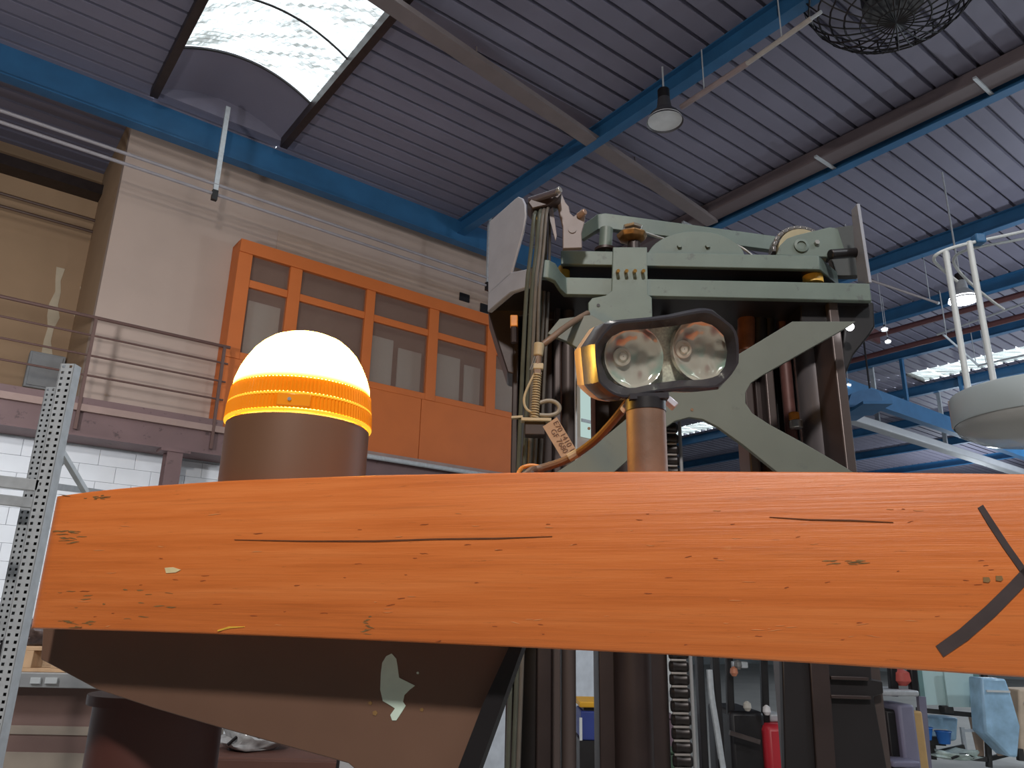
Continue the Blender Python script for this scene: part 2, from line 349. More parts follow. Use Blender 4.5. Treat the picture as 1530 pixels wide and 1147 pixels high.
for i, ((a0, a1), (b0, b1)) in enumerate(zip(MUL[:-1], MUL[1:])):
    MB().bb(a1 - .01, b0 + .01, 9.945, 9.955, 6.55, 6.94).build('pane', PANE, fr); MB().bb(a1 - .01, b0 + .01, 9.945, 9.955, 5.49, 6.46).build('pane', PANE, fr)
    c0, c1, ch = CU[i]; w_ = b0 - a1
    MB().bb(a1 + w_ * c0, a1 + w_ * c1, 10.05, 10.07, 5.45, 5.5 + ch * .95).build('blind', CURT, fr)
    if i in (2, 3): MB().bb(a1 + w_ * (c1 + .12), b0, 10.09, 10.11, 5.45, 6.2).build('blind', CURT, fr)

w4 = struct('added_gap_pane', 'added narrow glowing pale pane at the end of the office wall', BW(9.6, 10.2, 5.4))
a4, b4 = V_(868, 652, 10.2), V_(896, 560, 10.2)
MB().bb(a4[0], b4[0], 10.19, 10.21, a4[2], b4[2]).build('glow_sheet', emit('mint_gap_glow', (.72, .95, .9), .62), w4); MB().bb(a4[0], b4[0], 10.17, 10.19, a4[2] + .28, a4[2] + .34).build('added_pane_bar', GALV, w4)  # added emissive pane supplying the brightness seen through the mast gap

# --- landing railing
RB = mat('railing_brown', (98, 72, 66), .5, .1, .1, 8)
rl = thing('railing', 'thin brown steel landing railing with four horizontal bars', 'railing', BW(1, 9.75, 4.5))
for z, r in ((5.475, .022), (5.25, .013), (5.005, .013), (4.765, .013)): MB().cyl(BW(-8, 9.75, z), BW(2.80, 9.75, z), r, n=8).build('rail', RB, rl)
for u in (-5.4, -3.3, -1.0, 1.22, 2.73): MB().bb(u - .018, u + .018, 9.735, 9.765, 4.12, 5.47).build('post', RB, rl)

# --- paired pipes along the office, with hanger
pp = thing('service_pipes', 'pair of thin pale service pipes hung along the office wall', 'pipes', BW(3, 9.4, 7.45))
for z in (7.52, 7.38): MB().cyl(BW(-8, 9.4, z), BW(9.4, 9.4, z - .02), 0.022, n=8).build('pipe', mat('service_pipe_grey', (148, 142, 146), .5), pp)
for u in (2.24, -3.2, 6.62):
    MB().bb(u - .03, u + .03, 9.38, 9.42, 7.4, ZR).build('hanger_bar', GALV, pp); MB().bb(u - .035, u + .035, 9.37, 9.43, 7.28, 7.42).build('clamp', BLACK, pp)
bx = V_(55, 530, 12.2); 
eb = thing('electrical_box', 'grey electrical box on the tan recessed wall', 'electrical box', BW(1.0, 12.25, 5.1))
MB().bb(.80, 1.24, 12.12, 12.29, 5.10, 5.62).build('body', mat('box_grey', (150, 152, 154), .6), eb, bevel=.01); MB().bb(.83, 1.21, 12.10, 12.12, 5.13, 5.59).build('door', mat('box_grey', (150, 152, 154)), eb, bevel=.005)

# --- cable tray, brown duct, red-brown pipes, wire net under the roof
TRAY = mat('tray_grey_brown', (120, 110, 110), .6, .1, .1, 4)
ct = thing('cable_tray', 'long grey cable tray crossing under the dark roof deck', 'cable tray', BW(6, 6.9, 8.4))
ta, tb = BW(-1, 5.7, 8.45), BW(9.4, 7.0, 8.45); d_ = (tb - ta).normalized(); sd = d_.cross(ZX)
MB().bar(ta, tb, 0.2, 0.015).build('tray_bottom', TRAY, ct)
for s_ in (-1, 1): MB().bar(ta + sd * .1 * s_ + ZX * .03, tb + sd * .1 * s_ + ZX * .03, 0.012, 0.07).build('tray_side', TRAY, ct)
for t in (.2, .5, .8):
    p = ta.lerp(tb, t); MB().cyl(p, (p.x, p.y, ZR), .012, n=6).build('hanger_rod', TRAY, ct)
du = thing('roof_duct', 'long brown duct running beside a blue roof beam', 'duct', BW(9.2, 6, 8.5))
DUC = mat('duct_brown', (104, 92, 94), .6, 0, .12, 2)
MB().bb(9.12, 9.44, -8, 9.6, 8.5, 8.68).build('duct_body', DUC, du, bevel=.02)
for v in (2.8, 4.9, 7.3): MB().bb(9.02, 9.54, v - .02, v + .02, 8.47, 8.50).build('strap', GALV, du)
RP = mat('sprinkler_red_brown', (96, 58, 58), .5, .1, .1, 4)
sp = thing('sprinkler_pipes', 'pair of red-brown sprinkler pipes under the far roof', 'pipes', BW(16.2, 7, 8.3))
for u, z in ((15.95, 8.35), (16.45, 8.1)): MB().cyl(BW(u, -6, z), BW(u, 12, z), .06, n=10).build('pipe', RP, sp)
for v in (4.6, 8.0, 11): MB().bb(15.8, 16.6, v - .03, v + .03, 8.38, 8.69).build('bracket', RP, sp)
net = thing('wire_basket', 'dark wire mesh basket hanging under the roof deck', 'wire basket', BW(6.8, 2.7, 8.1))
nw = Z_(1310, 10, 8.2); ax = MB()
cu, cv = 6.95, 2.75
def npt(a, t): return BW(cu + .95 * math.sin(t) * math.cos(a), cv + .85 * math.sin(t) * math.sin(a), 8.62 - .55 * math.cos(t))
for k in range(28): ax.tube([npt(k * math.pi / 14, t * math.pi / 2 / 8) for t in range(9)], .010, 4)
for k in range(1, 9): ax.tube([npt(a * math.pi / 12, k * math.pi / 16) for a in range(24)], .010, 4, closed=True)
ax.build('wire_mesh', BLACK, net, kind='stuff'); MB().cyl(BW(cu, cv, 8.3), BW(cu, cv, 8.69), .3, n=20).build('fan_motor', BLACK, net)

# --- bell lamps
def bell(name, label, c, r, lit, drop, group=None):
    c = Vector(c); t = thing(name, label, 'lamp', c, group)
    MB().lathe([(r, 0), (r * .98, .03 * r), (r * .8, .45 * r), (r * .42, .85 * r), (r * .34, 1.5 * r), (r * .3, 1.55 * r)], c, n=28, cap=False).build('reflector', GALV if lit else mat('dull_reflector', (74, 72, 76), .5, .2), t)
    MB().cyl(c + ZX * (1.4 * r), c + ZX * (2.1 * r), r * .33, n=20).build('ballast', BLACK, t, bevel=.01)
    MB().lathe([(0.001, 0), (r * .93, 0), (r * .93, .02), (0.001, .02)], c + ZX * .02, n=28, cap=False).build('lens', emit('lamp_and_gap_glow', (.95, .98, 1.0), 9.0) if lit else mat('frosted_lens', (215, 216, 216), .4), t)
    MB().cyl(c + ZX * (2.1 * r), c + ZX * drop, .012 if r > .1 else .005, n=6).build('stem', GALV, t); return t
p = Z_(993, 172, 8.0); bell('bell_lamp', 'unlit grey bell lamp hanging under the dark roof deck', p - ZX * .1, .22, False, .8)
cd = thing('conduit', 'pale straight conduit running from the unlit bell lamp', 'conduit', Z_(1100, 100, 8.2))
a = Z_(1018, 160, 8.1); b_ = Z_(1116, 95, 8.12); c = Z_(1212, 28, 8.12)
MB().cyl(a, b_, .035, n=10).build('conduit_sleeve', mat('conduit_pink', (150, 132, 130), .5), cd); MB().cyl(b_, c, .028, n=10).build('conduit_tube', mat('conduit_pale', (178, 168, 160), .5), cd)
MB().cyl(c, c + (c - b_).normalized() * .12, .02, n=8).build('conduit_end', GALV, cd)
for t_ in (.2, .8): q = a.lerp(c, t_); MB().cyl(q, (q.x, q.y, ZR), .008, n=6).build('hanger_rod', GALV, cd)
# lit high-bay lamp, distant small lamps
hb = bell('high_bay_lamp', 'lit round high-bay lamp glowing white among the roof pipes', P(1440, 449, 9.6), .19, True, 2.0)
hl = D.lights.new('high_bay_light', 'POINT'); hl.energy = 60; hl.shadow_soft_size = .15; ho = D.objects.new('high_bay_light', hl); COL.objects.link(ho); ho.location = P(1440, 449, 9.6) - ZX * .12
for px, py, Y, lb in ((1268, 577, 16, 'tiny lit lamp beside the rounded blue crane hood'), (1322, 494, 13, 'tiny lit lamp in front of the upper red-brown sprinkler pipe'), (1327, 512, 14.5, 'tiny lit lamp in front of the lower red-brown sprinkler pipe')):
    bell('small_lamp', lb, P(px, py, Y), .04 if Y < 12 else .055, True, ZR - P(px, py, Y).z, 'tiny far lamps')
# pale duct far off
dk = thing('pale_duct', 'pale grey straight duct under the far blue girder', 'duct', BW(22, 9.17, 6.9))
MB().bb(14, 27, 9.02, 9.32, 6.86, 7.06).build('duct_body', mat('duct_pale', (172, 172, 176), .55, 0, .06, 2), dk, bevel=.03)
for u in (18.4, 22): MB().bb(u - .03, u + .03, 9.1, 9.2, 7.06, ZR).build('hanger', GALV, dk)
# curved blue hood of the crane
ch = thing('blue_hood', 'rounded blue crane hood under the far roof', 'crane', P(1300, 590, 15))
b = MB(); b.prism([P(1268, 600, 15), P(1272, 588, 15), P(1285, 583, 15), (P(1300, 580, 15)), P(1312, 584, 15), P(1318, 596, 15), P(1318, 606, 15), P(1268, 608, 15)], (0, 1.2, 0)); b.build('hood_shell', mat('hood_blue', (58, 100, 140), .5), ch)
MB().bar(P(1275, 610, 15), P(1318, 610, 15), .9, .06).build('hood_rail', BLUE, ch)
p = P(1300, 585, 15.5); MB().cyl(p, (p.x, p.y, ZR), .02, n=8).build('hanger', BLACK, ch)

# --- drum lamp on two rods from a bent pipe rail
DY = 3.0
dr = thing('drum_lamp', 'large pale drum lamp with clear bowl hanging on two rods', 'lamp', P(1540, 640, DY))
DR = .345; CY_ = DY + .30; dz0 = P(1425, 627, CY_).z; dh = P(1420, 584, CY_).z - dz0; dc = Vector((P(1421, 605, CY_).x + DR + .045, CY_, dz0))
MB().lathe([(DR * .985, 0), (DR, .008), (DR, dh - .008), (DR * .985, dh), (.05, dh + .002)], dc, n=56, cap=False).build('drum_band', mat('drum_pale', (168, 176, 178), .4, 0, .05, 5), dr)
MB().lathe([(DR * .975, 0), (DR * .93, -.03), (DR * .72, -.07), (DR * .5, -.088), (DR * .2, -.094), (.002, -.096)], dc, n=48, cap=False).build('clear_bowl', glass('bowl_clear', (205, 203, 200), .38, .12), dr)
MB().lathe([(DR * .9, .07), (DR * .6, .02), (DR * .35, -.03), (.002, -.04)], dc, n=40, cap=False).build('inner_reflector', mat('reflector_grey', (150, 148, 146), .35, .3, .3, 9), dr)
MB().cyl(dc + Vector((-.10, -.16, -.05)), dc + Vector((.08, .05, -.03)), .04, n=16).build('bulb', mat('bulb_pink', (190, 165, 155), .4), dr)
cq = dc + Vector((-.87, .45, 0)) * (DR + .003)
MB().bar(cq, cq + ZX * dh, .014, .006, Vector((1, 0, 0))).build('clip', CHROME, dr)
DY = 3.3
RZ = P(1448, 361, DY).z
for px, py in ((1443, 560), (1485, 572)):
    q = P(px, py, DY); MB().cyl((q.x, q.y, dz0 + .04), (q.x, q.y, P(1410, 376, DY).z if px < 1450 else RZ), .0135, n=12).build('rod', WHITEP, dr)
pr = thing('pipe_rail', 'white bent pipe rail above the drum lamp', 'pipe', P(1450, 362, DY))
pts = [P(1640, 318, DY + .3), P(1530, 346, DY + .1), P(1452, 362, DY), P(1418, 371, DY), P(1398, 380, DY + .02), P(1394, 388, DY + .06), P(1402, 397, DY + .1), P(1418, 411, DY + .14), P(1430, 420, DY + .16)]
for q in pts: q.z = q.z
MB().tube(pts, .008, 8, smooth=2).build('rail_tube', WHITEP, pr)
MB().tube([P(1640, 330, DY + .35), P(1530, 357, DY + .15), P(1470, 367, DY + .06), P(1440, 374, DY + .04), P(1424, 384, DY + .06), P(1426, 398, DY + .12), P(1450, 424, DY + .2), P(1485, 452, DY + .3), P(1500, 462, DY + .34)], .007, 8, smooth=2).build('rail_tube', WHITEP, pr)
MB().box(P(1462, 358, DY + .02), (.05, .05, .05)).build('joint_block', BLUE, pr, bevel=.008)
p = P(1640, 318, DY + .3); MB().cyl(p, (p.x, p.y, ZR), .012, n=8).build('hanger_rod', WHITEP, pr)
q = P(1443, 560, DY + .02); MB().cyl((q.x, q.y, P(1410, 376, DY).z - .03), (q.x, q.y, P(1410, 376, DY).z + .004), .016, n=10).build('joint', WHITEP, pr)
# thin conduit lines further off on the right
for i, (A_, B_, Y0, Y1, lab) in enumerate((((1400, 500), (1600, 428), 7.5, 6.0, 'thin pale conduit crossing behind the lit high-bay lamp'), ((1260, 405), (1400, 452), 8, 12, 'thin grey conduit sloping under the blue roof bays'), ((1410, 500), (1462, 546), 8, 9, 'short pale conduit sloping down beside the drum lamp rods'), ((1462, 546), (1620, 510), 9, 7.5, 'bent pale conduit ending above the drum lamp'))):
    t = thing('conduit', lab, 'conduit', Z_(*A_, 7.85 - .08 * i)); a, b_ = Z_(*A_, 7.85 - .08 * i), Z_(*B_, 7.85 - .08 * i)
    MB().cyl(a, b_, .022, n=8).build('conduit_tube', GALV if i != 1 else TRAY, t); MB().cyl(b_, b_ + (b_ - a).normalized() * .04, .03, n=8).build('conduit_collar', GALV, t)
    for f in (.08, .92): q = a.lerp(b_, f); MB().cyl(q, (q.x, q.y, ZR), .008, n=6).build('hanger_rod', GALV, t)

# ================================================================== THE TIMBER BEAM
def wood():
    m = D.materials.new('orange_painted_timber'); m.use_nodes = True; nt = m.node_tree; N = nt.nodes; L = nt.links
    b = N['Principled BSDF']; b.inputs['Roughness'].default_value = .38; b.inputs['Specular IOR Level'].default_value = .45
    tc = N.new('ShaderNodeTexCoord'); rot = N.new('ShaderNodeMapping'); rot.inputs['Rotation'].default_value = (0, 0, -BEAM_YAW)
    L.new(tc.outputs['Object'], rot.inputs[0])
    def noise(sc, scale, det=6, ro=.6):
        mp = N.new('ShaderNodeMapping'); mp.inputs['Scale'].default_value = sc; L.new(rot.outputs[0], mp.inputs[0])
        n = N.new('ShaderNodeTexNoise'); n.inputs['Scale'].default_value = scale; n.inputs['Detail'].default_value = det; n.inputs['Roughness'].default_value = ro
        L.new(mp.outputs[0], n.inputs['Vector']); return n.outputs['Fac']
    def ramp(fac, stops):
        r = N.new('ShaderNodeValToRGB'); e = r.color_ramp.elements
        e[0].position, e[0].color = stops[0][0], (*s2l(stops[0][1]), 1); e[1].position, e[1].color = stops[-1][0], (*s2l(stops[-1][1]), 1)
        for p, c in stops[1:-1]: k = e.new(p); k.color = (*s2l(c), 1)
        L.new(fac, r.inputs[0]); return r.outputs[0]
    def mix(f, a, bcol):
        x = N.new('ShaderNodeMix'); x.data_type = 'RGBA'; L.new(f, x.inputs['Factor']); L.new(a, x.inputs['A'])
        x.inputs['B'].default_value = (*s2l(bcol), 1); return x.outputs['Result']
    base = ramp(noise((1.2, 4, 26), 4.5), [(.3, (196, 104, 46)), (.5, (208, 114, 54)), (.7, (216, 124, 64))])
    g1 = ramp(noise((2.2, 5, 120), 3.2, 8, .7), [(.53, (0, 0, 0)), (.72, (150, 150, 150))]); base = mix(g1, base, (132, 66, 28))      # dark grain streaks
    g2 = ramp(noise((9, 8, 95), 4.0, 9, .75), [(.61, (0, 0, 0)), (.70, (190, 190, 190))]); base = mix(g2, base, (98, 62, 34))         # worn nicks
    g3 = ramp(noise((9, 9, 45), 3.0, 8, .7), [(.69, (0, 0, 0)), (.76, (170, 170, 170))]); base = mix(g3, base, (222, 158, 96))         # pale scuffs
    L.new(base, b.inputs['Base Color'])
    bp = N.new('ShaderNodeBump'); bp.inputs['Strength'].default_value = .35; bp.inputs['Distance'].default_value = .0012
    L.new(noise((2, 5, 110), 3.5, 8, .7), bp.inputs['Height']); L.new(bp.outputs[0], b.inputs['Normal'])
    return m
TOPS = [(72, 742), (130, 734), (200, 726.5), (350, 716.5), (560, 709), (800, 704.5), (1000, 703), (1250, 704), (1530, 707), (1900, 712)]
BOTS = [(30, 938), (200, 943), (400, 950), (560, 957), (800, 968), (1000, 978), (1250, 993), (1530, 1012), (1900, 1040)]
bR = P(1530, 860, 0.52); bL = P(50, 840, 0.78)
bdir = Vector((bL.x - bR.x, bL.y - bR.y, 0)).normalized(); bn = Vector((bdir.y, -bdir.x, 0))          # face normal, towards the viewer
if bn.y > 0: bn = -bn
BEAM_YAW = math.atan2(bdir.y, bdir.x)
def BF(px, py, off=0.0): return PL(px, py, bR + bn * off, bn)
tops = [BF(*q) for q in TOPS]; bots = [BF(*q) for q in BOTS]
def sb(p): return (p - bR).dot(bdir)
def interp(tab, s_):
    tab = sorted(((sb(p), p.z) for p in tab)); 
    if s_ <= tab[0][0]: return tab[0][1]
    for (a, za), (c, zc) in zip(tab[:-1], tab[1:]):
        if s_ <= c: return za + (zc - za) * (s_ - a) / (c - a)
    return tab[-1][1]
s_end = sb(BF(48, 850)); s_beg = sb(BF(1900, 860)) - .3 * (1 if s_end > 0 else -1); TH = .17; RAD = .022
outline = [(s_beg + (s_end - RAD - s_beg) * k / 40, 0) for k in range(41)]
outline += [(s_end - RAD + RAD * math.sin(t * math.pi / 16), -RAD + RAD * math.cos(t * math.pi / 16)) for t in range(1, 9)]
outline += [(s_end, -TH + .005)] + [(s_end + (s_beg - s_end) * k / 40, -TH) for k in range(41)]
b = MB(); n = len(outline)
def orow(ins, zf):
    r = []
    for s_, o in outline:
        so = min(s_, s_end - ins); oo = max(min(o, -ins), -TH + ins); base = bR + bdir * so + bn * oo
        r.append(Vector((base.x, base.y, zf(s_))))
    return r
rows = [orow(.003, lambda s_: interp(bots, s_)), orow(.0008, lambda s_: interp(bots, s_) + .001), orow(0, lambda s_: interp(bots, s_) + .003),
        orow(0, lambda s_: interp(tops, s_) - .003), orow(.0008, lambda s_: interp(tops, s_) - .001), orow(.003, lambda s_: interp(tops, s_))]
b.v = [p for r in rows for p in r]
b.f = [(k * n + i, k * n + (i + 1) % n, (k + 1) * n + (i + 1) % n, (k + 1) * n + i) for k in range(5) for i in range(n)]
def cap(off):
    fs = []; i, j = 0, n - 1
    while j - i > 2: fs.append((off + i, off + i + 1, off + j - 1, off + j)); i += 1; j -= 1
    if j - i == 2: fs.append((off + i, off + i + 1, off + j))
    return fs
b.f += cap(0) + cap(5 * n)
beam = b.build('timber_beam', wood(), label='thick orange painted timber beam with worn grain and a black arrow', cat='beam')
INK = mat('black_marker', (58, 46, 46), .6, 0, .25, 60); CRK = mat('crack_dark', (92, 52, 26), .8, 0, .3, 60); CHIPC = mat('paint_chip_pale', (214, 196, 150), .7, 0, .15, 90); CHIPY = mat('paint_chip_yellow', (214, 170, 60), .6, 0, .2, 90); OLV = mat('worn_olive', (128, 98, 56), .7, 0, .3, 90)
def decal(name, pts, m, up=.0006): MB().prism([BF(x, y, up) for x, y in pts], -bn * (up + .0008)).build(name, m, beam)
def stroke(c, wd):
    L_, R_ = [], []
    for i, (x, y) in enumerate(c):
        a = c[max(i - 1, 0)]; e = c[min(i + 1, len(c) - 1)]; dx, dy = e[0] - a[0], e[1] - a[1]; l = math.hypot(dx, dy); w_ = wd[i] / 2
        L_.append((x - dy / l * w_, y + dx / l * w_)); R_.append((x + dy / l * w_, y - dx / l * w_))
    return L_ + R_[::-1]
decal('painted_arrow_stroke', stroke([(1465, 756), (1480, 780), (1503, 815), (1530, 853), (1560, 890)], [9, 10, 10, 10, 10]), INK)
decal('painted_arrow_stroke', stroke([(1404, 973), (1440, 948), (1480, 913), (1515, 878), (1560, 830)], [20, 21, 21, 20, 20]), INK)
decal('crack', stroke([(350, 806), (450, 808), (560, 808), (650, 805), (740, 804), (825, 801)], [.6, 1.6, 2.2, 2.0, 2.2, .5]), CRK)
decal('crack', stroke([(1150, 772), (1210, 776), (1270, 777), (1335, 780)], [.5, 1.6, 2.2, .6]), CRK)
decal('paint_chip', [(246, 848), (258, 847), (270, 851), (262, 855), (248, 856)], CHIPC)
def nicks(boxes, m, seed, lmax=18, wmax=2.2):
    rg = random.Random(seed); b = MB()
    for x0, x1, y0, y1, n in boxes:
        for _ in range(n):
            x, y = rg.uniform(x0, x1), rg.uniform(y0, y1); l = rg.uniform(4, lmax); w_ = rg.uniform(.7, wmax); a = rg.gauss(-.02, .1)
            c = [(x + l * t, y + l * t * a + rg.uniform(-.4, .4)) for t in (-.5, -.2, .15, .5)]
            b.prism([BF(p, q, .0003) for p, q in stroke(c, [.3, w_, w_ * .8, .3])], -bn * .0011)
    b.build('worn_nicks', m, beam, kind='stuff')
nicks([(84, 122, 792, 812, 16), (86, 140, 926, 938, 14), (90, 160, 739, 746, 10), (544, 556, 918, 952, 9), (1228, 1302, 837, 843, 16), (84, 260, 880, 936, 16)], OLV, 3)
nicks([(90, 1500, 760, 930, 48), (600, 1500, 930, 965, 8)], mat('nick_brown', (146, 72, 30), .7, 0, .2, 60), 5, 14, 1.4)
nicks([(90, 1500, 750, 940, 36), (1100, 1480, 930, 960, 10)], mat('paint_scuff_pale', (206, 138, 84), .7), 9, 22, 1.4)
decal('paint_chip', stroke([(325, 942), (342, 937), (365, 936)], [2, 3, 1]), CHIPY)
for x, y in ((1474, 866), (1493, 864)): decal('ink_spot', [(x - 5, y - 4), (x + 4, y - 4), (x + 6, y + 1), (x + 3, y + 4), (x - 5, y + 3)], OLV)
def beam_top(px, depth):                            # a point on the beam's upper face
    q = PL(px, 712, bR - bn * depth, bn); q.z = interp(tops, sb(q)); return q

# --- gusset and post under the beam
GUS = mat('gusset_dark_paint', (102, 76, 62), .42, 0, .12, 8, .04)
gs = thing('gusset_plate', 'dark painted steel gusset with a chipped patch under the timber beam', 'bracket', BF(400, 1000, -.05))
GO = -.05
def GP(x, y, off=0): return BF(x, y, GO + off)
MB().prism([GP(*q) for q in ((64, 935), (61, 985), (145, 1030), (230, 1058), (325, 1086), (520, 1140), (560, 1175), (690, 1185), (735, 1080), (786, 950))], -bn * .008).build('plate', GUS, gs, bevel=.001)
MB().prism([GP(x, y, .012) for x, y in ((786, 950), (768, 950), (722, 1050), (668, 1190), (700, 1190), (738, 1085))], -bn * .012).build('edge_flange', BLACK, gs)
CH = mat('bare_primer', (196, 214, 200), .6, 0, .06, 60)
MB().prism([GP(x, y, .0006) for x, y in ((571, 990), (577, 980), (585, 976), (592, 984), (594, 996), (596, 1012), (604, 1016), (620, 1024), (612, 1030), (604, 1038), (602, 1048), (606, 1054), (600, 1064), (592, 1076), (586, 1076), (583, 1068), (590, 1058), (584, 1054), (572, 1047), (568, 1030), (569, 1005))], -bn * .0008).build('paint_chip', CH, gs)
for x, y, r in ((624, 1005, 2), (553, 1050, 3), (560, 1065, 4), (630, 1060, 3)):
    MB().prism([GP(x + r * math.cos(t), y + r * math.sin(t * 1.0), .0005) for t in (0, 1.2, 2.4, 3.7, 5)], -bn * .0007).build('paint_speck', CH if r < 3 else OLV, gs)
PB = mat('post_brown', (72, 38, 32), .5, 0, .15, 6)
ps = thing('support_post', 'dark brown round post standing under the timber beam', 'post', (0, 0, 0))
q = P(236, 1080, .93); put(ps, (q.x, q.y, 0))
MB().cyl((q.x, q.y, 0), (q.x, q.y, EYE - .085), .068, n=36).build('shaft', PB, ps); MB().cyl((q.x, q.y, 0), (q.x, q.y, .02), .12, n=30).build('base_plate', PB, ps)
MB().cyl((q.x, q.y, EYE - .09), (q.x, q.y, EYE - .08), .075, n=30).build('top_plate', PB, ps)

# ================================================================== BEACON
bc = beam_top(439, .083); BR = .0735
bea = thing('beacon_lamp', 'glowing amber beacon on a dark round base on the timber beam', 'beacon', bc)
bax = Vector((0.0, 0.0, 1)).normalized()
HB = P(444, 640, bc.y).z - bc.z
MB().lathe([(BR * .99, 0), (BR * .99, HB - .002), (BR * .96, HB)], bc, bax, n=64).build('base', mat('beacon_base', (106, 74, 54), .5, 0, .12, 12, stretch=(1, 1, .1)), bea)
def ringmat():
    m = D.materials.new('amber_ring_lens'); m.use_nodes = True; nt = m.node_tree; N = nt.nodes; L = nt.links; b = N['Principled BSDF']
    b.inputs['Base Color'].default_value = (.55, .18, .01, 1); b.inputs['Roughness'].default_value = .2
    b.inputs['Emission Color'].default_value = (1, .28, .004, 1); b.inputs['Emission Strength'].default_value = .3
    return m
def rib_ring(z0, z1, r0, r1):
    v = []; f = []; n = 240
    for k, (r, z) in enumerate(((r0, z0), (r1, z1))):
        for i in range(n): t = i * 2 * math.pi / n; rr = r + (.0014 if i % 2 else -.0016); v.append(bc + Vector((rr * math.cos(t), rr * math.sin(t), z)))
    f = [(i, (i + 1) % n, (i + 1) % n + n, i + n) for i in range(n)]
    return MB().add(v, f)
ring = rib_ring(HB + .003, HB + .0175, BR * 1.005, BR * .995).build('ribbed_ring', ringmat(), bea, ang=10, label='amber ribbed ring')
rib_ring(HB + .0195, HB + .036, BR * .99, BR * .965).build('ribbed_ring', ring.data.materials[0], bea, ang=10)
AMB = emit('amber_bright', (1, .50, .04), 1.3)
for z, r in ((HB + .0015, BR * 1.02), (HB + .0185, BR * 1.005)): MB().lathe([(r * .95, -.0010), (r, -.0010), (r * 1.004, 0), (r, .0008), (r * .95, .0008)], bc + ZX * z, n=64, cap=False).build('bright_rim', AMB, bea)
def dome_mat():
    m = D.materials.new('lit_amber_dome'); m.use_nodes = True; nt = m.node_tree; N = nt.nodes; L = nt.links; nt.nodes.remove(N['Principled BSDF'])
    e = N.new('ShaderNodeEmission'); tc = N.new('ShaderNodeTexCoord'); sx = N.new('ShaderNodeSeparateXYZ'); L.new(tc.outputs['Generated'], sx.inputs[0])
    r = N.new('ShaderNodeValToRGB'); r.color_ramp.elements[0].position = 0; r.color_ramp.elements[0].color = (1, .55, .03, 1); r.color_ramp.elements[1].position = .14; r.color_ramp.elements[1].color = (1, .52, .075, 1)
    s = N.new('ShaderNodeMapRange'); s.inputs[1].default_value = 0; s.inputs[2].default_value = .16; s.inputs[3].default_value = 1.5; s.inputs[4].default_value = 55
    L.new(sx.outputs['Z'], r.inputs[0]); L.new(sx.outputs['Z'], s.inputs[0]); L.new(r.outputs[0], e.inputs[0]); L.new(s.outputs[0], e.inputs[1]); L.new(e.outputs[0], N['Material Output'].inputs[0]); return m
dome_p = [(BR * .965, .036), (BR * .955, .045), (BR * .90, .058), (BR * .83, .069), (BR * .74, .080), (BR * .64, .0880), (BR * .53, .0945), (BR * .40, .0990), (BR * .25, .1013), (BR * .1, .1025), (.0005, .1027)]
MB().lathe([(r, z + HB) for r, z in dome_p], bc, n=64, cap=False).build('lens_dome', dome_mat(), bea, label='glowing white-hot amber dome')
la = math.radians(-80); lt = Vector((math.cos(la), math.sin(la), 0)); ls = Vector((-lt.y, lt.x, 0)); lc = bc + lt * (BR * 1.01) + ZX * (HB + .0105)
MB().box(lc, (.003, .032, .013), (lt, ls, ZX)).build('latch', ring.data.materials[0], bea, bevel=.001); MB().cyl(lc - ls * .004, lc - ls * .004 + lt * .003, .0018, n=10).build('latch_screw', CHROME, bea)

# ================================================================== WORK LIGHT
LY = .655
wk = thing('work_light', 'black twin-lens oval work light on a short tube post', 'work light', beam_top(968, .06))
LN = Vector((.26, -.93, -.22)).normalized()            # the way it faces
L0 = P(990, 528, LY)
def LP(x, y, off=0): return PL(x, y, L0 + LN * off, LN)
OUT = [(885, 514), (909, 478), (940, 475), (975, 472), (1004, 468), (1030, 462), (1055, 457.5), (1069, 460), (1103, 487), (1109, 506), (1109, 543), (1098, 560), (1079, 581), (1060, 583), (1030, 582), (996, 586), (962, 591), (930, 598), (914, 594), (891, 574)]
INN = [(897, 538), (903, 516), (915, 502), (932, 494), (970, 491), (1013, 486), (1047, 480), (1066, 486), (1081, 501), (1087, 526), (1083, 547), (1072, 562), (1050, 567), (1013, 568), (975, 573), (945, 580), (925, 577), (908, 566)]
LB = mat('light_black_shell', (58, 56, 60), .26, .1, .1, 20); 
ctr = (996, 528)
def scl(pts, k, dx=0, dy=0): return [(ctr[0] + (x - ctr[0]) * k + dx, ctr[1] + (y - ctr[1]) * k + dy) for x, y in pts]
def bez(outer, inner, off0, off1, nm, m):
    import itertools
    def resamp(pts, n):
        pts = [Vector((*q, 0)) for q in pts]; L_ = [0]
        for a, c in zip(pts, pts[1:] + pts[:1]): L_.append(L_[-1] + (c - a).length)
        out = []
        a0 = [math.atan2(q.y - ctr[1], q.x - ctr[0]) for q in pts]
        for i in range(n):
            t = -math.pi + 2 * math.pi * (i + .5) / n; d = Vector((math.cos(t), math.sin(t), 0)); best = None
            for a, c in zip(pts, pts[1:] + pts[:1]):
                a_ = a - Vector((*ctr, 0)); e = c - a; den = d.x * e.y - d.y * e.x
                if abs(den) < 1e-9: continue
                k = (a_.x * e.y - a_.y * e.x) / den; u = (a_.x * d.y - a_.y * d.x) / den
                if k > 0 and -1e-6 <= u <= 1 + 1e-6: best = k if best is None else max(best, k)
            out.append((ctr[0] + d.x * best, ctr[1] + d.y * best))
        return out
    n = 72; A_ = resamp(outer, n); B_ = resamp(inner, n)
    return A_, B_, n
A_, B_, n = bez(OUT, INN, 0, 0, '', None)
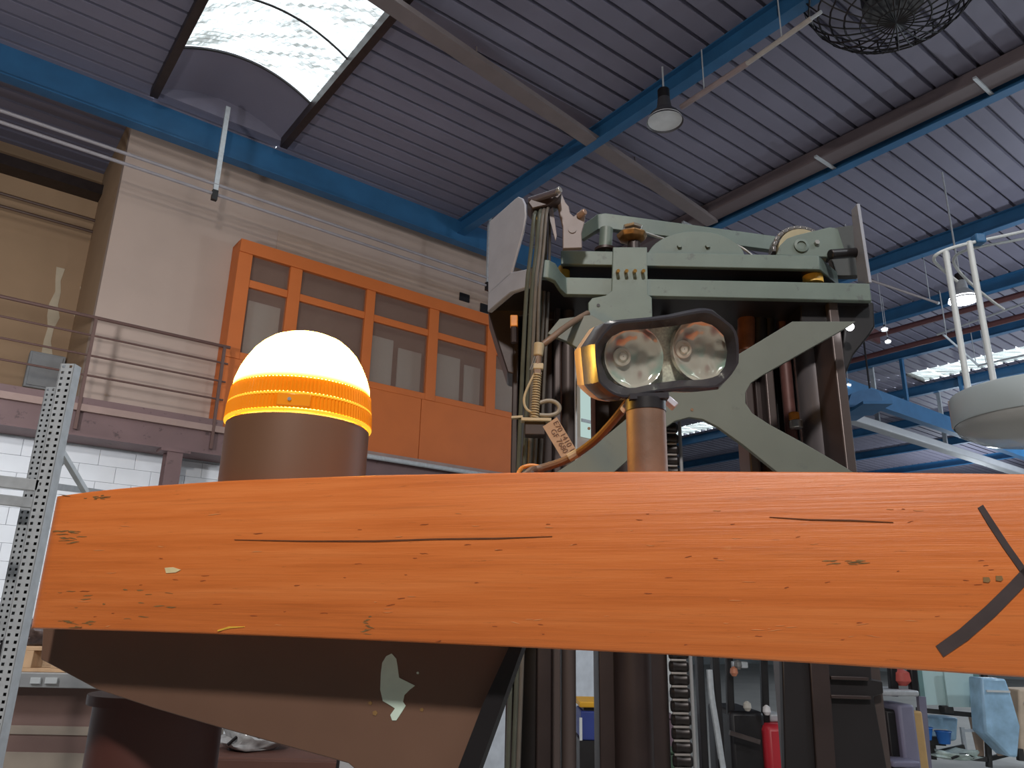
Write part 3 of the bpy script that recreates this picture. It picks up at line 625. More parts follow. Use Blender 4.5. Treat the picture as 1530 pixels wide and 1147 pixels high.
rings = [[LP(*q, 0) for q in [((a[0] * .78 + b_[0] * .22), (a[1] * .78 + b_[1] * .22)) for a, b_ in zip(A_, B_)]], [LP(*q, 0) for q in [((a[0] * .62 + b_[0] * .38), (a[1] * .62 + b_[1] * .38)) for a, b_ in zip(A_, B_)]], [LP(*q, -.012) for q in B_]]
b = MB(); b.v = [LP(*q, -.012) for q in B_] ; b.v = []
seq = [[p - LN * .03 for p in [LP(*q, 0) for q in A_]], [p - LN * .007 for p in [LP(*q, 0) for q in A_]]] + rings
b.v = [p for r in seq for p in r]; b.f = [(k * n + i, k * n + (i + 1) % n, (k + 1) * n + (i + 1) % n, (k + 1) * n + i) for k in range(len(seq) - 1) for i in range(n)]
bezel = b.build('bezel', LB, wk, ang=28)
def ringpts(k, off): return [L0 + (LP(*q, 0) - L0) * k - LN * off for q in A_]
seq = [ringpts(.985, .028), ringpts(1.0, .034), ringpts(.99, .041), ringpts(.985, .045), ringpts(.93, .06), ringpts(.7, .078), ringpts(.3, .084)]
b = MB(); b.v = [p for r in seq for p in r]; b.f = [(k * n + i, k * n + (i + 1) % n, (k + 1) * n + (i + 1) % n, (k + 1) * n + i) for k in range(len(seq) - 1) for i in range(n)] + [tuple(range(6 * n, 7 * n))]
b.build('housing', mat('housing_grey', (176, 158, 140), .4, .2, .1, 20), wk, ang=25)
b = MB(); b.add([LP(*q, -.0122) for q in B_], [tuple(range(n))]); b.build('lens_glass', glass('light_glass', (170, 170, 158), .93, .03), wk)
b = MB(); b.add([LP(*q, -.0225) for q in B_], [tuple(range(n))]); b.build('inner_plate', mat('inner_honeycomb', (236, 230, 208), .4, .1, .3, 420), wk)
def bowl_mat():
    m = D.materials.new('reflection_tinted_bowl'); m.use_nodes = True; nt = m.node_tree; N = nt.nodes; L = nt.links; b = N['Principled BSDF']
    b.inputs['Roughness'].default_value = .1; b.inputs['Metallic'].default_value = .5
    tc = N.new('ShaderNodeTexCoord'); no = N.new('ShaderNodeTexNoise'); no.inputs['Scale'].default_value = 48; no.inputs['Detail'].default_value = 1
    r = N.new('ShaderNodeValToRGB'); e = r.color_ramp.elements; r.color_ramp.interpolation = 'LINEAR'
    st = [(.28, (178, 205, 190)), (.40, (226, 218, 204)), (.56, (222, 212, 198)), (.66, (176, 134, 126)), (.74, (150, 122, 106))]  # tints paint busy reflections into the bowl colour
    e[0].position, e[0].color = st[0][0], (*s2l(st[0][1]), 1); e[1].position, e[1].color = st[-1][0], (*s2l(st[-1][1]), 1)
    for p_, c_ in st[1:-1]: k_ = e.new(p_); k_.color = (*s2l(c_), 1)
    bp = N.new('ShaderNodeBump'); bp.inputs['Strength'].default_value = .9; bp.inputs['Distance'].default_value = .006
    L.new(tc.outputs['Object'], no.inputs['Vector']); L.new(no.outputs['Fac'], r.inputs[0]); L.new(r.outputs[0], b.inputs['Base Color']); L.new(no.outputs['Fac'], bp.inputs['Height']); L.new(bp.outputs[0], b.inputs['Normal']); return m
BOWL = bowl_mat()
for (cx, cy, r) in ((942, 534, 44), (1043, 523, 44)):
    c = LP(cx, cy, -.0222); R_ = (LP(cx + r, cy, -.0222) - c).length
    MB().lathe([(R_, .004), (R_ * .98, .0085), (R_ * .95, .008), (R_ * .9, .0055), (R_ * .8, .0035), (R_ * .5, .0012), (R_ * .2, .0008), (.0004, .0008)], c, LN, n=40, cap=False).build('reflector_bowl', BOWL, wk)
    e = LP(cx - 14 if cx < 1000 else cx - 24, cy - 1, -.0212)
    MB().lathe([(.0085, 0), (.0085, .003), (.006, .004), (.006, .002), (.0035, .002), (.0035, .0045), (.0005, .005)], e, LN, n=24, cap=False).build('led_ring', mat('led_pale', (226, 218, 204), .35), wk)
# bracket and post
pc = beam_top(968, .06)
ph = P(968, 606, pc.y).z
MB().cyl(pc, (pc.x, pc.y, ph), .0172, n=32).build('post_tube', mat('post_worn', (120, 92, 74), .55, .1, .25, 26, .1), wk)
MB().cyl((pc.x, pc.y, ph - .006), (pc.x, pc.y, ph + .004), .0178, n=32).build('post_collar', BLACK, wk)
MB().bar((pc.x - .016, pc.y - .004, ph + .004), (pc.x + .018, pc.y - .004, ph + .006), .022, .005).build('u_bracket', LB, wk)
for x0, y0, x1, y1 in ((930, 612, 950, 597), (988, 590, 1009, 608)):
    a, c = P(x0, y0, LY + .02), P(x1, y1, LY + .02); MB().bar(a, c, .012, .006).build('bracket_tab', mat('tab_bright', (205, 205, 215), .3, .3), wk, bevel=.001)
MB().cyl(P(975, 588, LY + .03), (pc.x, pc.y, ph), .008, n=12).build('pivot_bolt', BLACK, wk)
lc_ = thing('light_cable', 'thick brown cable drooping from the work light to the beam', 'cable', P(800, 703, .75))
cpts = [P(938, 600, LY + .06), P(929, 614, LY + .06), P(912, 634, LY + .07), P(893, 655, .74), P(868, 674, .76), P(845, 688, .77), P(815, 698, .78), P(792, 703, .78)]
cq = beam_top(775, .1); cpts += [cq + Vector((.01, .0, .018)), cq + Vector((-.012, 0, .006)), cq + Vector((-.05, .012, .005))]
MB().tube(cpts, .0042, 10, smooth=2).build('jacket', CABLE, lc_); MB().tube([P(850, 684, .765), P(864, 676, .762)], .0047, 10).build('tape_band', BEIGE, lc_)
MB().tube([beam_top(768, .09) + ZX * .003, P(776, 700, .78), P(790, 695, .78), P(803, 696, .78), P(812, 700, .78)], .0022, 8, smooth=2).build('thin_wire', COPPER, lc_)
cp = beam_top(1116, .05)
bo = thing('bolt_cap', 'small pale plastic cap on top of the timber beam', 'cap', cp)
MB().lathe([(.0125, 0), (.0125, .004), (.0105, .0065), (.0005, .007)], cp, n=24, cap=False).build('cap', mat('cap_pale', (165, 160, 135), .45), bo); MB().lathe([(.0145, 0), (.0145, .002), (.0125, .0022)], cp, n=24, cap=False).build('washer', CHROME, bo)

# ================================================================== FORKLIFT MAST
mast = thing('forklift_mast', 'tall green-grey forklift mast with hoses, chains and pulleys', 'forklift mast', (P(1030, 700, 1.55).x, 1.55, 0))
def plate(name, pts, Y, th, m=GREEN, bevel=.0015, parent=mast, label=None):
    return MB().prism([P(x, y, Y) for x, y in pts], (0, th, 0)).build(name, m, parent, bevel=bevel, label=label)
def zat(x, y, Y): return P(x, y, Y).z
def plan(name, front, back, z0, z1, m=GREEN, bevel=.002, parent=mast):
    """flat horizontal plate: front edge as (px, Y) at about height z, closed by a back edge"""
    pts = []
    for px, Y in front + back:
        q = None
        for py in range(0, 1147, 6):
            t = P(px, py, Y)
            if q is None or abs(t.z - (z0 + z1) / 2) < abs(q.z - (z0 + z1) / 2): q = t
        pts.append(Vector((q.x, Y, z0)))
    return MB().prism(pts, (0, 0, z1 - z0)).build(name, m, parent, bevel=bevel)
zl0, zl1 = zat(1000, 443, 1.5), zat(1000, 417, 1.5)
plan('lower_crosshead', [(1301, 1.5), (846, 1.5), (838, 1.475), (830, 1.435), (820, 1.42), (800, 1.418)], [(803, 1.432), (818, 1.434), (827, 1.448), (834, 1.485), (842, 1.515), (1300, 1.515)], zl0, zl1)
plan('crosshead_shade_body', [(1298, 1.516), (846, 1.516), (836, 1.49), (828, 1.452), (818, 1.436), (803, 1.434), (768, 1.48), (732, 1.61)], [(738, 1.74), (1290, 1.74)], zl0 + .002, zl1 - .004, BLACK)  # black body stands in for the shaded underside of the lower bar
zu0, zu1 = zat(1000, 398, 1.52), zat(1000, 377, 1.52)
plan('upper_crosshead', [(1252, 1.6), (1224, 1.52), (838, 1.52)], [(838, 1.532), (1223, 1.532), (1251, 1.606)], zu0, zu1)
plan('upper_shade_body', [(1250, 1.607), (1222, 1.533), (840, 1.533)], [(844, 1.68), (1250, 1.68)], zu0 + .002, zu1 - .004, BLACK)  # shade under the upper bar, put in as a black body
zt0, zt1 = zat(905, 341, 1.58), zat(905, 318, 1.58)
plan('top_bar', [(1160, 1.672), (905, 1.58), (893, 1.585), (882, 1.61), (868, 1.64)], [(872, 1.65), (886, 1.618), (896, 1.60), (905, 1.596), (1158, 1.69)], zt0, zt1)
br = plate('chain_bracket', [(916, 369), (967, 369), (968, 440), (974, 444), (976, 512), (880, 512), (879, 452), (885, 445), (905, 441), (914, 434)], 1.488, .01)
s0 = None
for x in (922.5, 935, 947.5, 960):
    p = P(x, 406, 1.487)
    if s0 is None: s0 = MB().cyl(p, p + Vector((0, -.014, -.004)), .0038, n=12).build('brass_stud', BRASS, br); pf = p
    else: dup(s0, WL[s0.name] + (p - pf), br)
p = P(894, 456, 1.4875); MB().cyl(p, p + Vector((0, -.0008, 0)), .0036, n=14).build('bolt_hole', BLACK, br)
cover = plate('pulley_cover', [(1040 - 74 * math.cos(t * math.pi / 20), 388 - 43 * math.sin(t * math.pi / 20)) for t in range(21)], 1.55, .02)
for x in (1015, 1057): p = P(x, 368, 1.55); MB().cyl(p, p + Vector((0, -.006, 0)), .0055, n=6).build('bolt', GREEN, cover)
MB().tube([P(1100, 366, 1.56), P(1112, 372, 1.55), P(1124, 382, 1.55)], .003, 6, smooth=1).build('link_edge', CHROME, mast)
# adjuster nut on the bracket
MB().lathe([(.016, -.014), (.030, -.009), (.035, .001), (.027, .006), (.012, .009)], P(944, 352, 1.53), n=8).build('adjuster_nut', mat('rusty_brass', (130, 98, 62), .4, .6, .5, 60), mast, bevel=.002, label='rusty brass adjuster nut')
MB().lathe([(.02, 0), (.024, .004), (.012, .008)], P(945, 342, 1.53), n=6).build('lock_nut', CHROME, mast)
MB().cyl(P(947, 362, 1.53), P(947, 380, 1.53), .014, n=12).build('adjuster_stem', DARK, mast)
MB().cyl(P(906, 342, 1.56), P(904, 376, 1.56), .015, n=18).build('tie_sleeve', GREEN, mast); MB().lathe([(.024, 0), (.024, .006), (.016, .008)], P(904, 376, 1.56), n=20).build('sleeve_foot', DARK, mast)
MB().cyl(P(965, 348, 1.55), P(995, 358, 1.56), .003, n=8).build('grease_line', CHROME, mast)
# left guard plate and hose clamp
ga, gb_ = P(800, 412, 1.42), P(728, 452, 1.56); gd = gb_ - ga; gn = Vector((gd.y, -gd.x, 0)).normalized()
if gn.y > 0: gn = -gn
g0 = ga + gn * .004
def GPl(x, y, o=0): return PL(x, y, g0 + gn * o, gn)
MB().prism([GPl(*q) for q in ((731, 331), (768, 298), (774, 293.5), (780, 296), (784, 305), (785, 322), (781, 345), (763, 410), (729, 440), (729, 400))], -gn * .006).build('side_guard', GREYB, mast, bevel=.002, label='pale grey side guard plate')
MB().prism([GPl(*q) for q in ((729, 437), (762, 407), (800, 399), (801, 424), (762, 437), (728, 466))], -gn * .012).build('guard_foot', GREYB, mast, bevel=.002)
MB().cyl(P(791, 300, 1.43), P(832, 287, 1.40), .0075, n=16).build('hose_roller', mat('roller_dark', (86, 80, 88), .25, .3), mast)
MB().prism([P(*q, 1.42) for q in ((788, 302), (794, 295), (836, 283), (840, 290), (833, 298), (820, 306), (795, 312))], (0, .05, 0)).build('hose_hood', DARK, mast, bevel=.003)
for x, y, m in ((835, 284, CHROME), (872, 317, mat('bolt_coppery', (176, 146, 128), .35, .6))): p = P(x, y, 1.40 if x < 850 else 1.44); MB().cyl(p + Vector((-.010, .01, -.003)), p + Vector((.003, -.004, 0)), .0065, n=14).build('clamp_bolt', m, mast, bevel=.001)
cl = plate('hose_clamp_plate', [(829, 288), (838, 286), (845, 302), (850, 308), (852, 318), (857, 323), (862, 319), (869, 312), (876, 316), (874, 330), (869, 348), (870, 370), (841, 371), (841, 338)], 1.45, .012, PINKG)
p = P(855, 343, 1.45); MB().cyl(p, p + Vector((0, -.002, 0)), .0085, n=18).build('pivot_disc', PINKG, cl)
plate('clamp_strip', [(819, 306), (826, 308), (832, 352), (830, 360), (822, 330)], 1.44, .004, PINKG, .0005)
HW = mat('hose_glossy', (80, 82, 74), .12, .2, .1, 30)
# hoses over the pulley: front run, top bend, rear run
for i, (xt, yt, xb, yb, m) in enumerate(((799, 316, 774, 703, HW), (807, 313, 783, 703, HW), (812, 312, 790, 703, HOSE), (818, 309, 799, 620, HOSE))):
    f = 1.40 + .003 * i
    MB().tube([P(xb - 16, 1147, f + .02) if i < 3 else P(xb, yb, f + .01), P(xb, yb, f + .02) if i < 3 else P(803, 560, f), P(xt - 13, 430, f - .008), P(xt - 6, 380, f), P(xt - 2, yt + 14, f + .004), P(xt, yt + 3, f + .012), P(xt + 2, yt, f + .03), P(xt + 4, yt + 8, f + .06), P(xt + 2, 430, f + .09), P(xb + 8, 700, f + .10)], .0042 if i < 3 else .0034, 10, smooth=2).build('hydraulic_hose', m, mast)
MB().bar(P(764, 624, 1.41), P(781, 623, 1.41), .012, .004).build('hose_tie', BEIGE, mast)
MB().bar(P(768, 472, 1.52), P(768, 489, 1.52), .016, .016, Vector((0, 1, 0))).build('hose_fitting', COPPER, mast, bevel=.002); MB().cyl(P(768, 489, 1.52), P(768, 512, 1.52), .007, n=10).build('fitting_stem', DARK, mast)
# right end: sprocket, chain, cover plate, thin guard
sc_ = P(1196, 379, 1.58)
spk = MB().cyl(sc_ + Vector((0, -.015, 0)), sc_ + Vector((0, .03, 0)), .055, n=36).build('chain_sprocket', mat('sprocket_cream', (150, 140, 112), .5, .1, .15, 30), mast, label='cream chain wheel')
MB().cyl(sc_ + Vector((0, -.022, 0)), sc_ + Vector((0, .035, 0)), .018, n=20).build('hub', GREEN, spk)
lk = None
for k in range(15):
    t = math.radians(-8 + k * 13); c = sc_ + Vector((math.cos(t) * .062, .005, math.sin(t) * .062)); tx = Vector((-math.sin(t), 0, math.cos(t))); tr = Vector((math.cos(t), 0, math.sin(t)))
    MB().box(c, (.0155, .03, .010), (tx, Vector((0, 1, 0)), tr)).build('chain_link', mat('chain_steel', (125, 122, 122), .3, .7, .3, 60), spk, bevel=.0025)
cvp = plate('sprocket_cover', [(1160, 381), (1166, 366), (1176, 356), (1190, 351), (1240, 339), (1252, 341), (1262, 372), (1240, 384)], 1.53, .008, GREEN)
p = P(1197, 367, 1.529); MB().lathe([(.016, 0), (.016, .003), (.01, .004), (.01, .001), (.0005, .001)], p, (0, -1, 0), n=20, cap=False).build('pin_boss', GREEN, cvp)
p = P(1220, 363, 1.529); MB().cyl(p, p + Vector((0, -.006, 0)), .0055, n=6).build('bolt', CHROME, cvp)
plate('end_cheek', [(1238, 341), (1280, 335), (1284, 345), (1286, 412), (1250, 412), (1240, 380)], 1.60, .02, mat('cheek_dark_green', (52, 54, 53), .5), .002)
p = P(1240, 380, 1.52); q = P(1284, 377, 1.54); MB().cyl(p, q, .011, n=18).build('end_pin', BLACK, mast, bevel=.003)
MB().prism([P(1285, 304, 1.5), P(1303, 422, 1.5), P(1303, 422, 1.5) + Vector((0, .05, 0)), P(1285, 304, 1.5) + Vector((0, .03, 0))], (-.007, 0, 0)).build('thin_side_guard', GREYB, mast, bevel=.001)
for x, y, r in ((1214, 412, .022), (842, 408, .014)):
    p = P(x, y, 1.56); MB().lathe([(r, -.02), (r, .008), (r * .8, .016), (.001, .018)], p, n=24).build('wear_roller', mat('roller_yellow', (214, 168, 70), .5, 0, .12, 40), mast, label='yellow plastic wear roller')
# underside boxes
plate('end_skirt', [(1196, 446), (1296, 447), (1306, 452), (1308, 488), (1300, 500), (1276, 530), (1264, 560), (1256, 560), (1262, 490), (1196, 482)], 1.535, .10, BLACK, .004)
plate('end_skirt', [(729, 464), (764, 438), (846, 441), (850, 478), (815, 478), (790, 470), (764, 474), (772, 560), (758, 556), (740, 500)], 1.60, .10, DARK, .003)
for x, w_ in ((1115, 26), (1135, 20), (1150, 14), (995, 14)):
    p0, p1 = P(x, 446, 1.62), P(x, 525, 1.62); MB().cyl(p0, p1, w_ / 2 / 1150 * 1.7, n=16).build('chain_anchor', BLACK if x != 1115 else mat('anchor_rust', (112, 66, 42), .5, .2, .4, 40), mast)
p = P(1269, 489, 1.5); MB().cyl(p, p + Vector((0, -.006, 0)), .008, n=14).build('gap_glow', emit('lamp_and_gap_glow', (.95, .98, 1.0), 9.0), mast, label='small added glowing disc for a bright gap')  # added glowing disc in place of a whitish gap in the mast
# X shaped cross plate
xp = [(1184, 480), (1279, 480), (1262, 491), (1140, 560), (1122, 572), (1114, 586), (1114, 602), (1124, 617), (1150, 634), (1200, 661), (1262, 697), (1276, 706), (1276, 770), (1250, 770), (1180, 720), (1110, 664), (1072, 637), (1050, 626), (1030, 623), (1008, 629), (985, 645), (935, 690), (900, 720), (850, 762), (768, 795), (768, 745), (868, 682), (940, 622), (955, 600), (950, 580), (905, 545), (845, 509), (818, 498), (836, 476), (884, 470), (960, 515), (1010, 536), (1060, 540), (1105, 528)]
xo = plate('cross_plate', xp, 1.44, .012, mat('cross_plate_green', (92, 97, 90), .5, 0, .1, 10, .04, wear=(84, 89, 83), wear_amt=.62), .001)
for x, y in ((1034, 612), (880, 640)): p = P(x, y, 1.44); MB().cyl(p, p + Vector((0, -.001, 0)), .003, n=10).build('rust_spot', mat('rust_brown', (116, 88, 66), .7), xo)
# vertical rails (channels) down to the floor
def rail(name, x0, x1, yref, Y, th, m, ztop_px, zb=0.0):
    if x0 in (1117, 1133): zb = EYE + .1
    a, c = P(x0, yref, Y), P(x1, yref, Y); zt = zat((x0 + x1) / 2, ztop_px, Y)
    return MB().box(((a.x + c.x) / 2, Y + th / 2, (zt + zb) / 2), (abs(c.x - a.x), th, zt - zb)).build(name, m, mast, bevel=.003)
for x0, x1, Y, th, m in ((764, 773, 1.60, .16, DARK), (806, 826, 1.62, .12, DARK), (828, 838, 1.58, .10, RAIL), (840, 858, 1.64, .1, BLACK), (773, 806, 1.70, .03, BLACK),
                         (890, 912, 1.62, .1, DARK), (960, 984, 1.62, .1, DARK), (1117, 1130, 1.66, .08, RAIL), (1133, 1146, 1.68, .06, DARK), (1150, 1163, 1.64, .1, RAIL), (1163, 1205, 1.72, .03, BLACK), (1258, 1274, 1.52, .14, RAIL), (1246, 1258, 1.60, .1, BLACK)):
    rail('mast_rail', x0, x1, 640, Y, th, m, 446)
for x, r, Y, m in ((1226, 31, 1.66, mat('cylinder_grey', (112, 106, 108), .3, .5, .08, 6, stretch=(1, 1, .1))), (936, 26, 1.60, DARK), (1182, 9, 1.64, mat('rod_red_brown', (92, 60, 56), .45, .2, .3, 30)), (849, 10, 1.60, RAIL)):
    a = P(x, 640, Y); rr = r / 1150 * Y * 1.01; zt = zat(x, 446, Y); MB().cyl((a.x, a.y, 0), (a.x, a.y, zt), rr, n=36).build('lift_cylinder', m, mast)
for x, y, r in ((1187, 628, 8), (1190, 640, 10)): a = P(x, y, 1.62); MB().cyl(a, a + ZX * .018, r / 1150 * 1.6, n=14).build('rod_coupling', CHROME if r > 8 else COPPER, mast, bevel=.002)
MB().cyl(P(861, 520, 1.57), P(861, 705, 1.57), .002, n=6).build('thin_line', GALV, mast)
plate('carriage_guard', [(1168, 960), (1300, 960), (1303, 1014), (1319, 1017), (1321, 1036), (1306, 1041), (1332, 1180), (1174, 1180)], 1.50, .02, BLACK, .003)
for x0_, x1_, y_ in ((1240, 1296, 1012), (1240, 1300, 1040)): MB().bar(P(x0_, y_, 1.495), P(x1_, y_ + 2, 1.495), .012, .006).build('guard_ledge', DARK, mast, bevel=.001)
MB().bar(P(1222, 970, 1.495), P(1236, 1180, 1.495), .035, .008, Vector((0, 1, 0))).build('guard_rib', DARK, mast, bevel=.002)
# big leaf chain
chn = thing('lift_chain', 'black leaf lift chain with bright pins hanging in the mast', 'chain', (P(1000, 660, 1.5).x, 1.5, .3))
a = P(1000, 660, 1.5); l0 = None; zc = .5; k = 0; wd = .034
top = zat(1000, 560, 1.5)
LK = mat('chain_black', (38, 34, 34), .4, .5, .2, 60)
while top - k * .0225 > 1.55:
    z = top - k * .0225
    if l0 is None:
        l0 = MB().lathe([(.0085, -.017), (.0118, -.012), (.010, 0), (.0118, .012), (.0085, .017)], (a.x, a.y, z), (1, 0, 0), n=14).build('link', LK, chn); p0 = MB().cyl((a.x - .016, a.y - .0075, z + .0112), (a.x + .012, a.y - .0075, z + .0112), .0026, n=10).build('pin', mat('pin_dull', (130, 126, 124), .3, .6), chn); ztop = z
    else: dup(l0, WL[l0.name] + ZX * (z - ztop), chn); dup(p0, WL[p0.name] + ZX * (z - ztop), chn)
    k += 1
MB().box((a.x, a.y + .012, (top + .2) / 2), (.020, .008, top - .2)).build('inner_plates', LK, chn)
MB().cyl(P(1015, 630, 1.52), (P(1015, 630, 1.52).x, 1.52, .2), .0036, n=10).build('guide_rod', mat('rod_grey', (150, 150, 152), .4, .3), chn)
# wiring: connector, spring, loop, tag
wr = thing('wiring_loom', 'beige connector with spring and looped wire hanging on the mast', 'wiring', P(805, 640, 1.36))
WY = 1.36
MB().cyl(P(806, 513, WY), P(804, 532, WY), .0105, .009, n=16).build('connector', BEIGE, wr, bevel=.002); MB().cyl(P(804, 530, WY), P(803, 548, WY), .007, n=12).build('connector_core', CABLE, wr)
MB().box(P(804, 548, WY), (.02, .014, .012)).build('clip_body', BEIGE, wr, bevel=.002); MB().box(P(803, 556, WY), (.013, .012, .01)).build('clip_neck', CABLE, wr, bevel=.001)
for dx in (0, 3): MB().tube([P(799 + dx, 532, WY - .006), P(792 + dx, 552, WY - .006)], .0011, 6).build('clip_wire', CHROME, wr)
b = MB(); A0, A1 = P(803, 557, WY), P(799, 624, WY); pts = [];
for k in range(18 * 10 + 1):
    t = k / 180; c = A0.lerp(A1, t); an = k / 10 * 2 * math.pi; pts.append(c + Vector((math.cos(an) * .0068, math.sin(an) * .0068, 0)))
b.tube(pts, .0016, 6).build('spring', BEIGE, wr)
MB().cyl(A0, A1, .0045, n=10).build('spring_core', CABLE, wr)
MB().tube([P(800, 556, WY), P(790, 575, WY), P(783, 592, WY), P(783, 605, WY), P(789, 614, WY), P(798, 616, WY)], .0025, 8, smooth=2).build('loop_wire', BEIGE, wr)
MB().tube([P(806, 602, WY + .004), P(818, 598, WY + .004), P(830, 600, WY + .004), P(837, 608, WY + .004), P(834, 617, WY + .004), P(822, 621, WY + .004), P(806, 620, WY + .004)], .0042, 10, smooth=2).build('loop_hose', mat('loop_grey', (120, 112, 100), .5), wr)
MB().box(P(801, 628, WY), (.055, .02, .006)).build('spring_plate', BEIGE, wr, bevel=.001); MB().box(P(799, 641, WY + .012), (.038, .03, .028)).build('spring_block', DARK, wr, bevel=.002)
MB().tube([P(878, 468, 1.46), P(860, 478, 1.43), P(840, 492, 1.38), P(824, 505, WY), P(812, 514, WY)], .0062, 12, smooth=2).build('feed_cable', CABLE, wr)
TY = 1.30
tg = thing('cable_tag', 'small brown paper tag with faded print on the cable', 'tag', P(838, 658, TY))
tq = [P(811, 637, TY), P(832, 623, TY), P(863, 675, TY), P(845, 694, TY)]
MB().prism(tq, (0, .0008, 0)).build('tag_card', mat('tag_paper', (150, 122, 100), .8, 0, .08, 80), tg)
TK = mat('tag_ink', (92, 66, 56), .8)
tx = ((tq[2] - tq[1]) + (tq[3] - tq[0])).normalized(); ty = (tq[1] - tq[0]).normalized(); tn = Vector((0, -1, 0)); ty = tn.cross(tx)
def text(s_, o, size, m, parent, x_, y_, n_):
    c = D.curves.new('print', 'FONT'); c.body = s_; c.size = size; c.extrude = .0001; c.materials.append(m)
    tmp = D.objects.new('tmp', c); me = D.meshes.new_from_object(tmp); D.objects.remove(tmp); me.materials.clear(); me.materials.append(m)
    ob = D.objects.new('print', me); COL.objects.link(ob); WL[ob.name] = o; ob.parent = parent
    ob.matrix_local = Matrix.Translation(o - WL[parent.name]) @ Matrix((x_, y_, n_)).transposed().to_4x4(); return ob
text('E70 1410 1', P(826, 631, TY - .001), .0135, TK, tg, tx, ty, tn); text('GF 7680', P(822, 643, TY - .001), .0135, TK, tg, tx, ty, tn)

# ================================================================== LEFT RACK (foreground) and stores
rk = thing('storage_rack', 'galvanised perforated rack upright frame with braces', 'rack', (P(52, 750, 3).x, 3, 0))
def upright(px, py, Y, wd, dp, ztop, zb=0.0, holes=True):
    c = P(px, py, Y); b = MB(); xs = [-.5, -.36, -.16, .16, .36, .5]; x = [c.x + k * wd for k in xs]; st = .0255; n = int((ztop - 1.3) / st) if holes else 0
    zs = [ztop]
    for k in range(n): zs += [ztop - (k + .28) * st, ztop - (k + .72) * st]
    zs.append(zb); vs = [Vector((xx, c.y, z)) for z in zs for xx in x]; fs = []
    for r in range(len(zs) - 1):
        for k in range(5):
            if r % 2 == 1 and k in (1, 3) and r < len(zs) - 1 and holes: continue
            fs.append((r * 6 + k, r * 6 + k + 1, (r + 1) * 6 + k + 1, (r + 1) * 6 + k))
    b.add(vs, fs); b.build('upright_face', GALV, rk, recalc=False)
    MB().box((x[0], c.y + dp / 2, (ztop + zb) / 2), (.003, dp, ztop - zb)).build('upright_flange', GALV, rk); MB().box((x[5], c.y + dp / 2, (ztop + zb) / 2), (.003, dp, ztop - zb)).build('upright_flange', GALV, rk)
    MB().box((c.x, c.y + dp, (ztop + zb) / 2), (wd, .002, ztop - zb)).build('upright_back', BLACK, rk); return c
c1 = upright(101, 545, 3.0, .056, .05, zat(100, 543, 3.0))
c2 = upright(76, 580, 3.55, .05, .05, zat(74, 578, 3.55))
def brace(a, b_, w_=.028, m=GALV): MB().bar(a, b_, w_, .02).build('brace', m, rk)
brace(P(40, 895, 3.3), P(62, 770, 3.3)); brace(P(92, 675, 3.5), P(128, 735, 3.7)); brace(P(92, 690, 3.2), P(66, 715, 3.5), .02)
for y0, y1, Y in ((718, 735, 3.02), (745, 757, 3.45)): MB().bar(P(-120, y0 - 12, Y), P(62, y0 + 8, Y), .04, .045).build('cross_beam', GALV, rk, bevel=.003)
MB().bar(P(70, 725, 3.6), P(170, 738, 4.6), .03, .03).build('cross_beam', GALV, rk)
MB().bar(P(-5, 985, 3.05), P(48, 880, 3.5), .02, .02).build('brace', BLACK, rk)
# shelf level with pallet behind
sh = thing('storage_shelf', 'grey shelf beam with label strip above brown boards', 'shelf', (P(60, 1020, 5).x, 5, 0))
def pbox(x0, y0, x1, y1, Y, dp):
    a, c = P(x0, (y0 + y1) / 2, Y), P(x1, (y0 + y1) / 2, Y); a.z = P((x0 + x1) / 2, y0, Y).z; c.z = P((x0 + x1) / 2, y1, Y).z
    return MB().box(((a.x + c.x) / 2, Y + dp / 2, (a.z + c.z) / 2), (abs(c.x - a.x), dp, abs(a.z - c.z)))
pbox(-120, 1006, 330, 1028, 5, .9).build('shelf_deck', mat('shelf_grey', (150, 150, 150), .55), sh, bevel=.004)
for x, w_ in ((45, 15), (67, 18), (10, 16)): pbox(x, 1012, x + w_, 1021, 4.99, .01).build('label_sticker', WHITEP, sh)
BRB = mat('brown_board', (112, 88, 82), .7, 0, .1, 4)
pbox(-120, 1028, 330, 1085, 5.1, .05).build('board', BRB, sh); pbox(-120, 1085, 330, 1098, 5.095, .05).build('batten', mat('board_pale', (142, 130, 118), .7), sh); pbox(-120, 1098, 330, 1125, 5.1, .05).build('board', BRB, sh); pbox(-120, 1125, 330, 1190, 5.09, .06).build('lower_beam', mat('board_pale', (142, 130, 118)), sh)
for x in (-110, 320): a = P(x, 1100, 5.3); MB().box((a.x, 5.3, a.z / 2), (.08, .08, a.z)).build('leg', GALV, sh)
pa = thing('wooden_pallet', 'pale wooden pallet lying on the grey shelf', 'pallet', P(60, 1006, 5))
WD = mat('pallet_wood', (186, 152, 118), .75, 0, .15, 8, .1, stretch=(1, 4, 1)); zb = P(105, 1006, 5).z + .001
xa, xb = P(-90, 1000, 5.1).x, P(112, 1000, 5.1).x
for z in (zb + .011, zb + .135): 
    for yy in (5.12, 5.42, 5.72): MB().box(((xa + xb) / 2, yy, z), (xb - xa, .12, .022)).build('board', WD, pa, bevel=.002)
for xx in (xa + .07, (xa + xb) / 2 + .1, xb - .07):
    for yy in (5.12, 5.42, 5.72): MB().box((xx, yy, zb + .073), (.13, .12, .102)).build('block', WD, pa, bevel=.003)
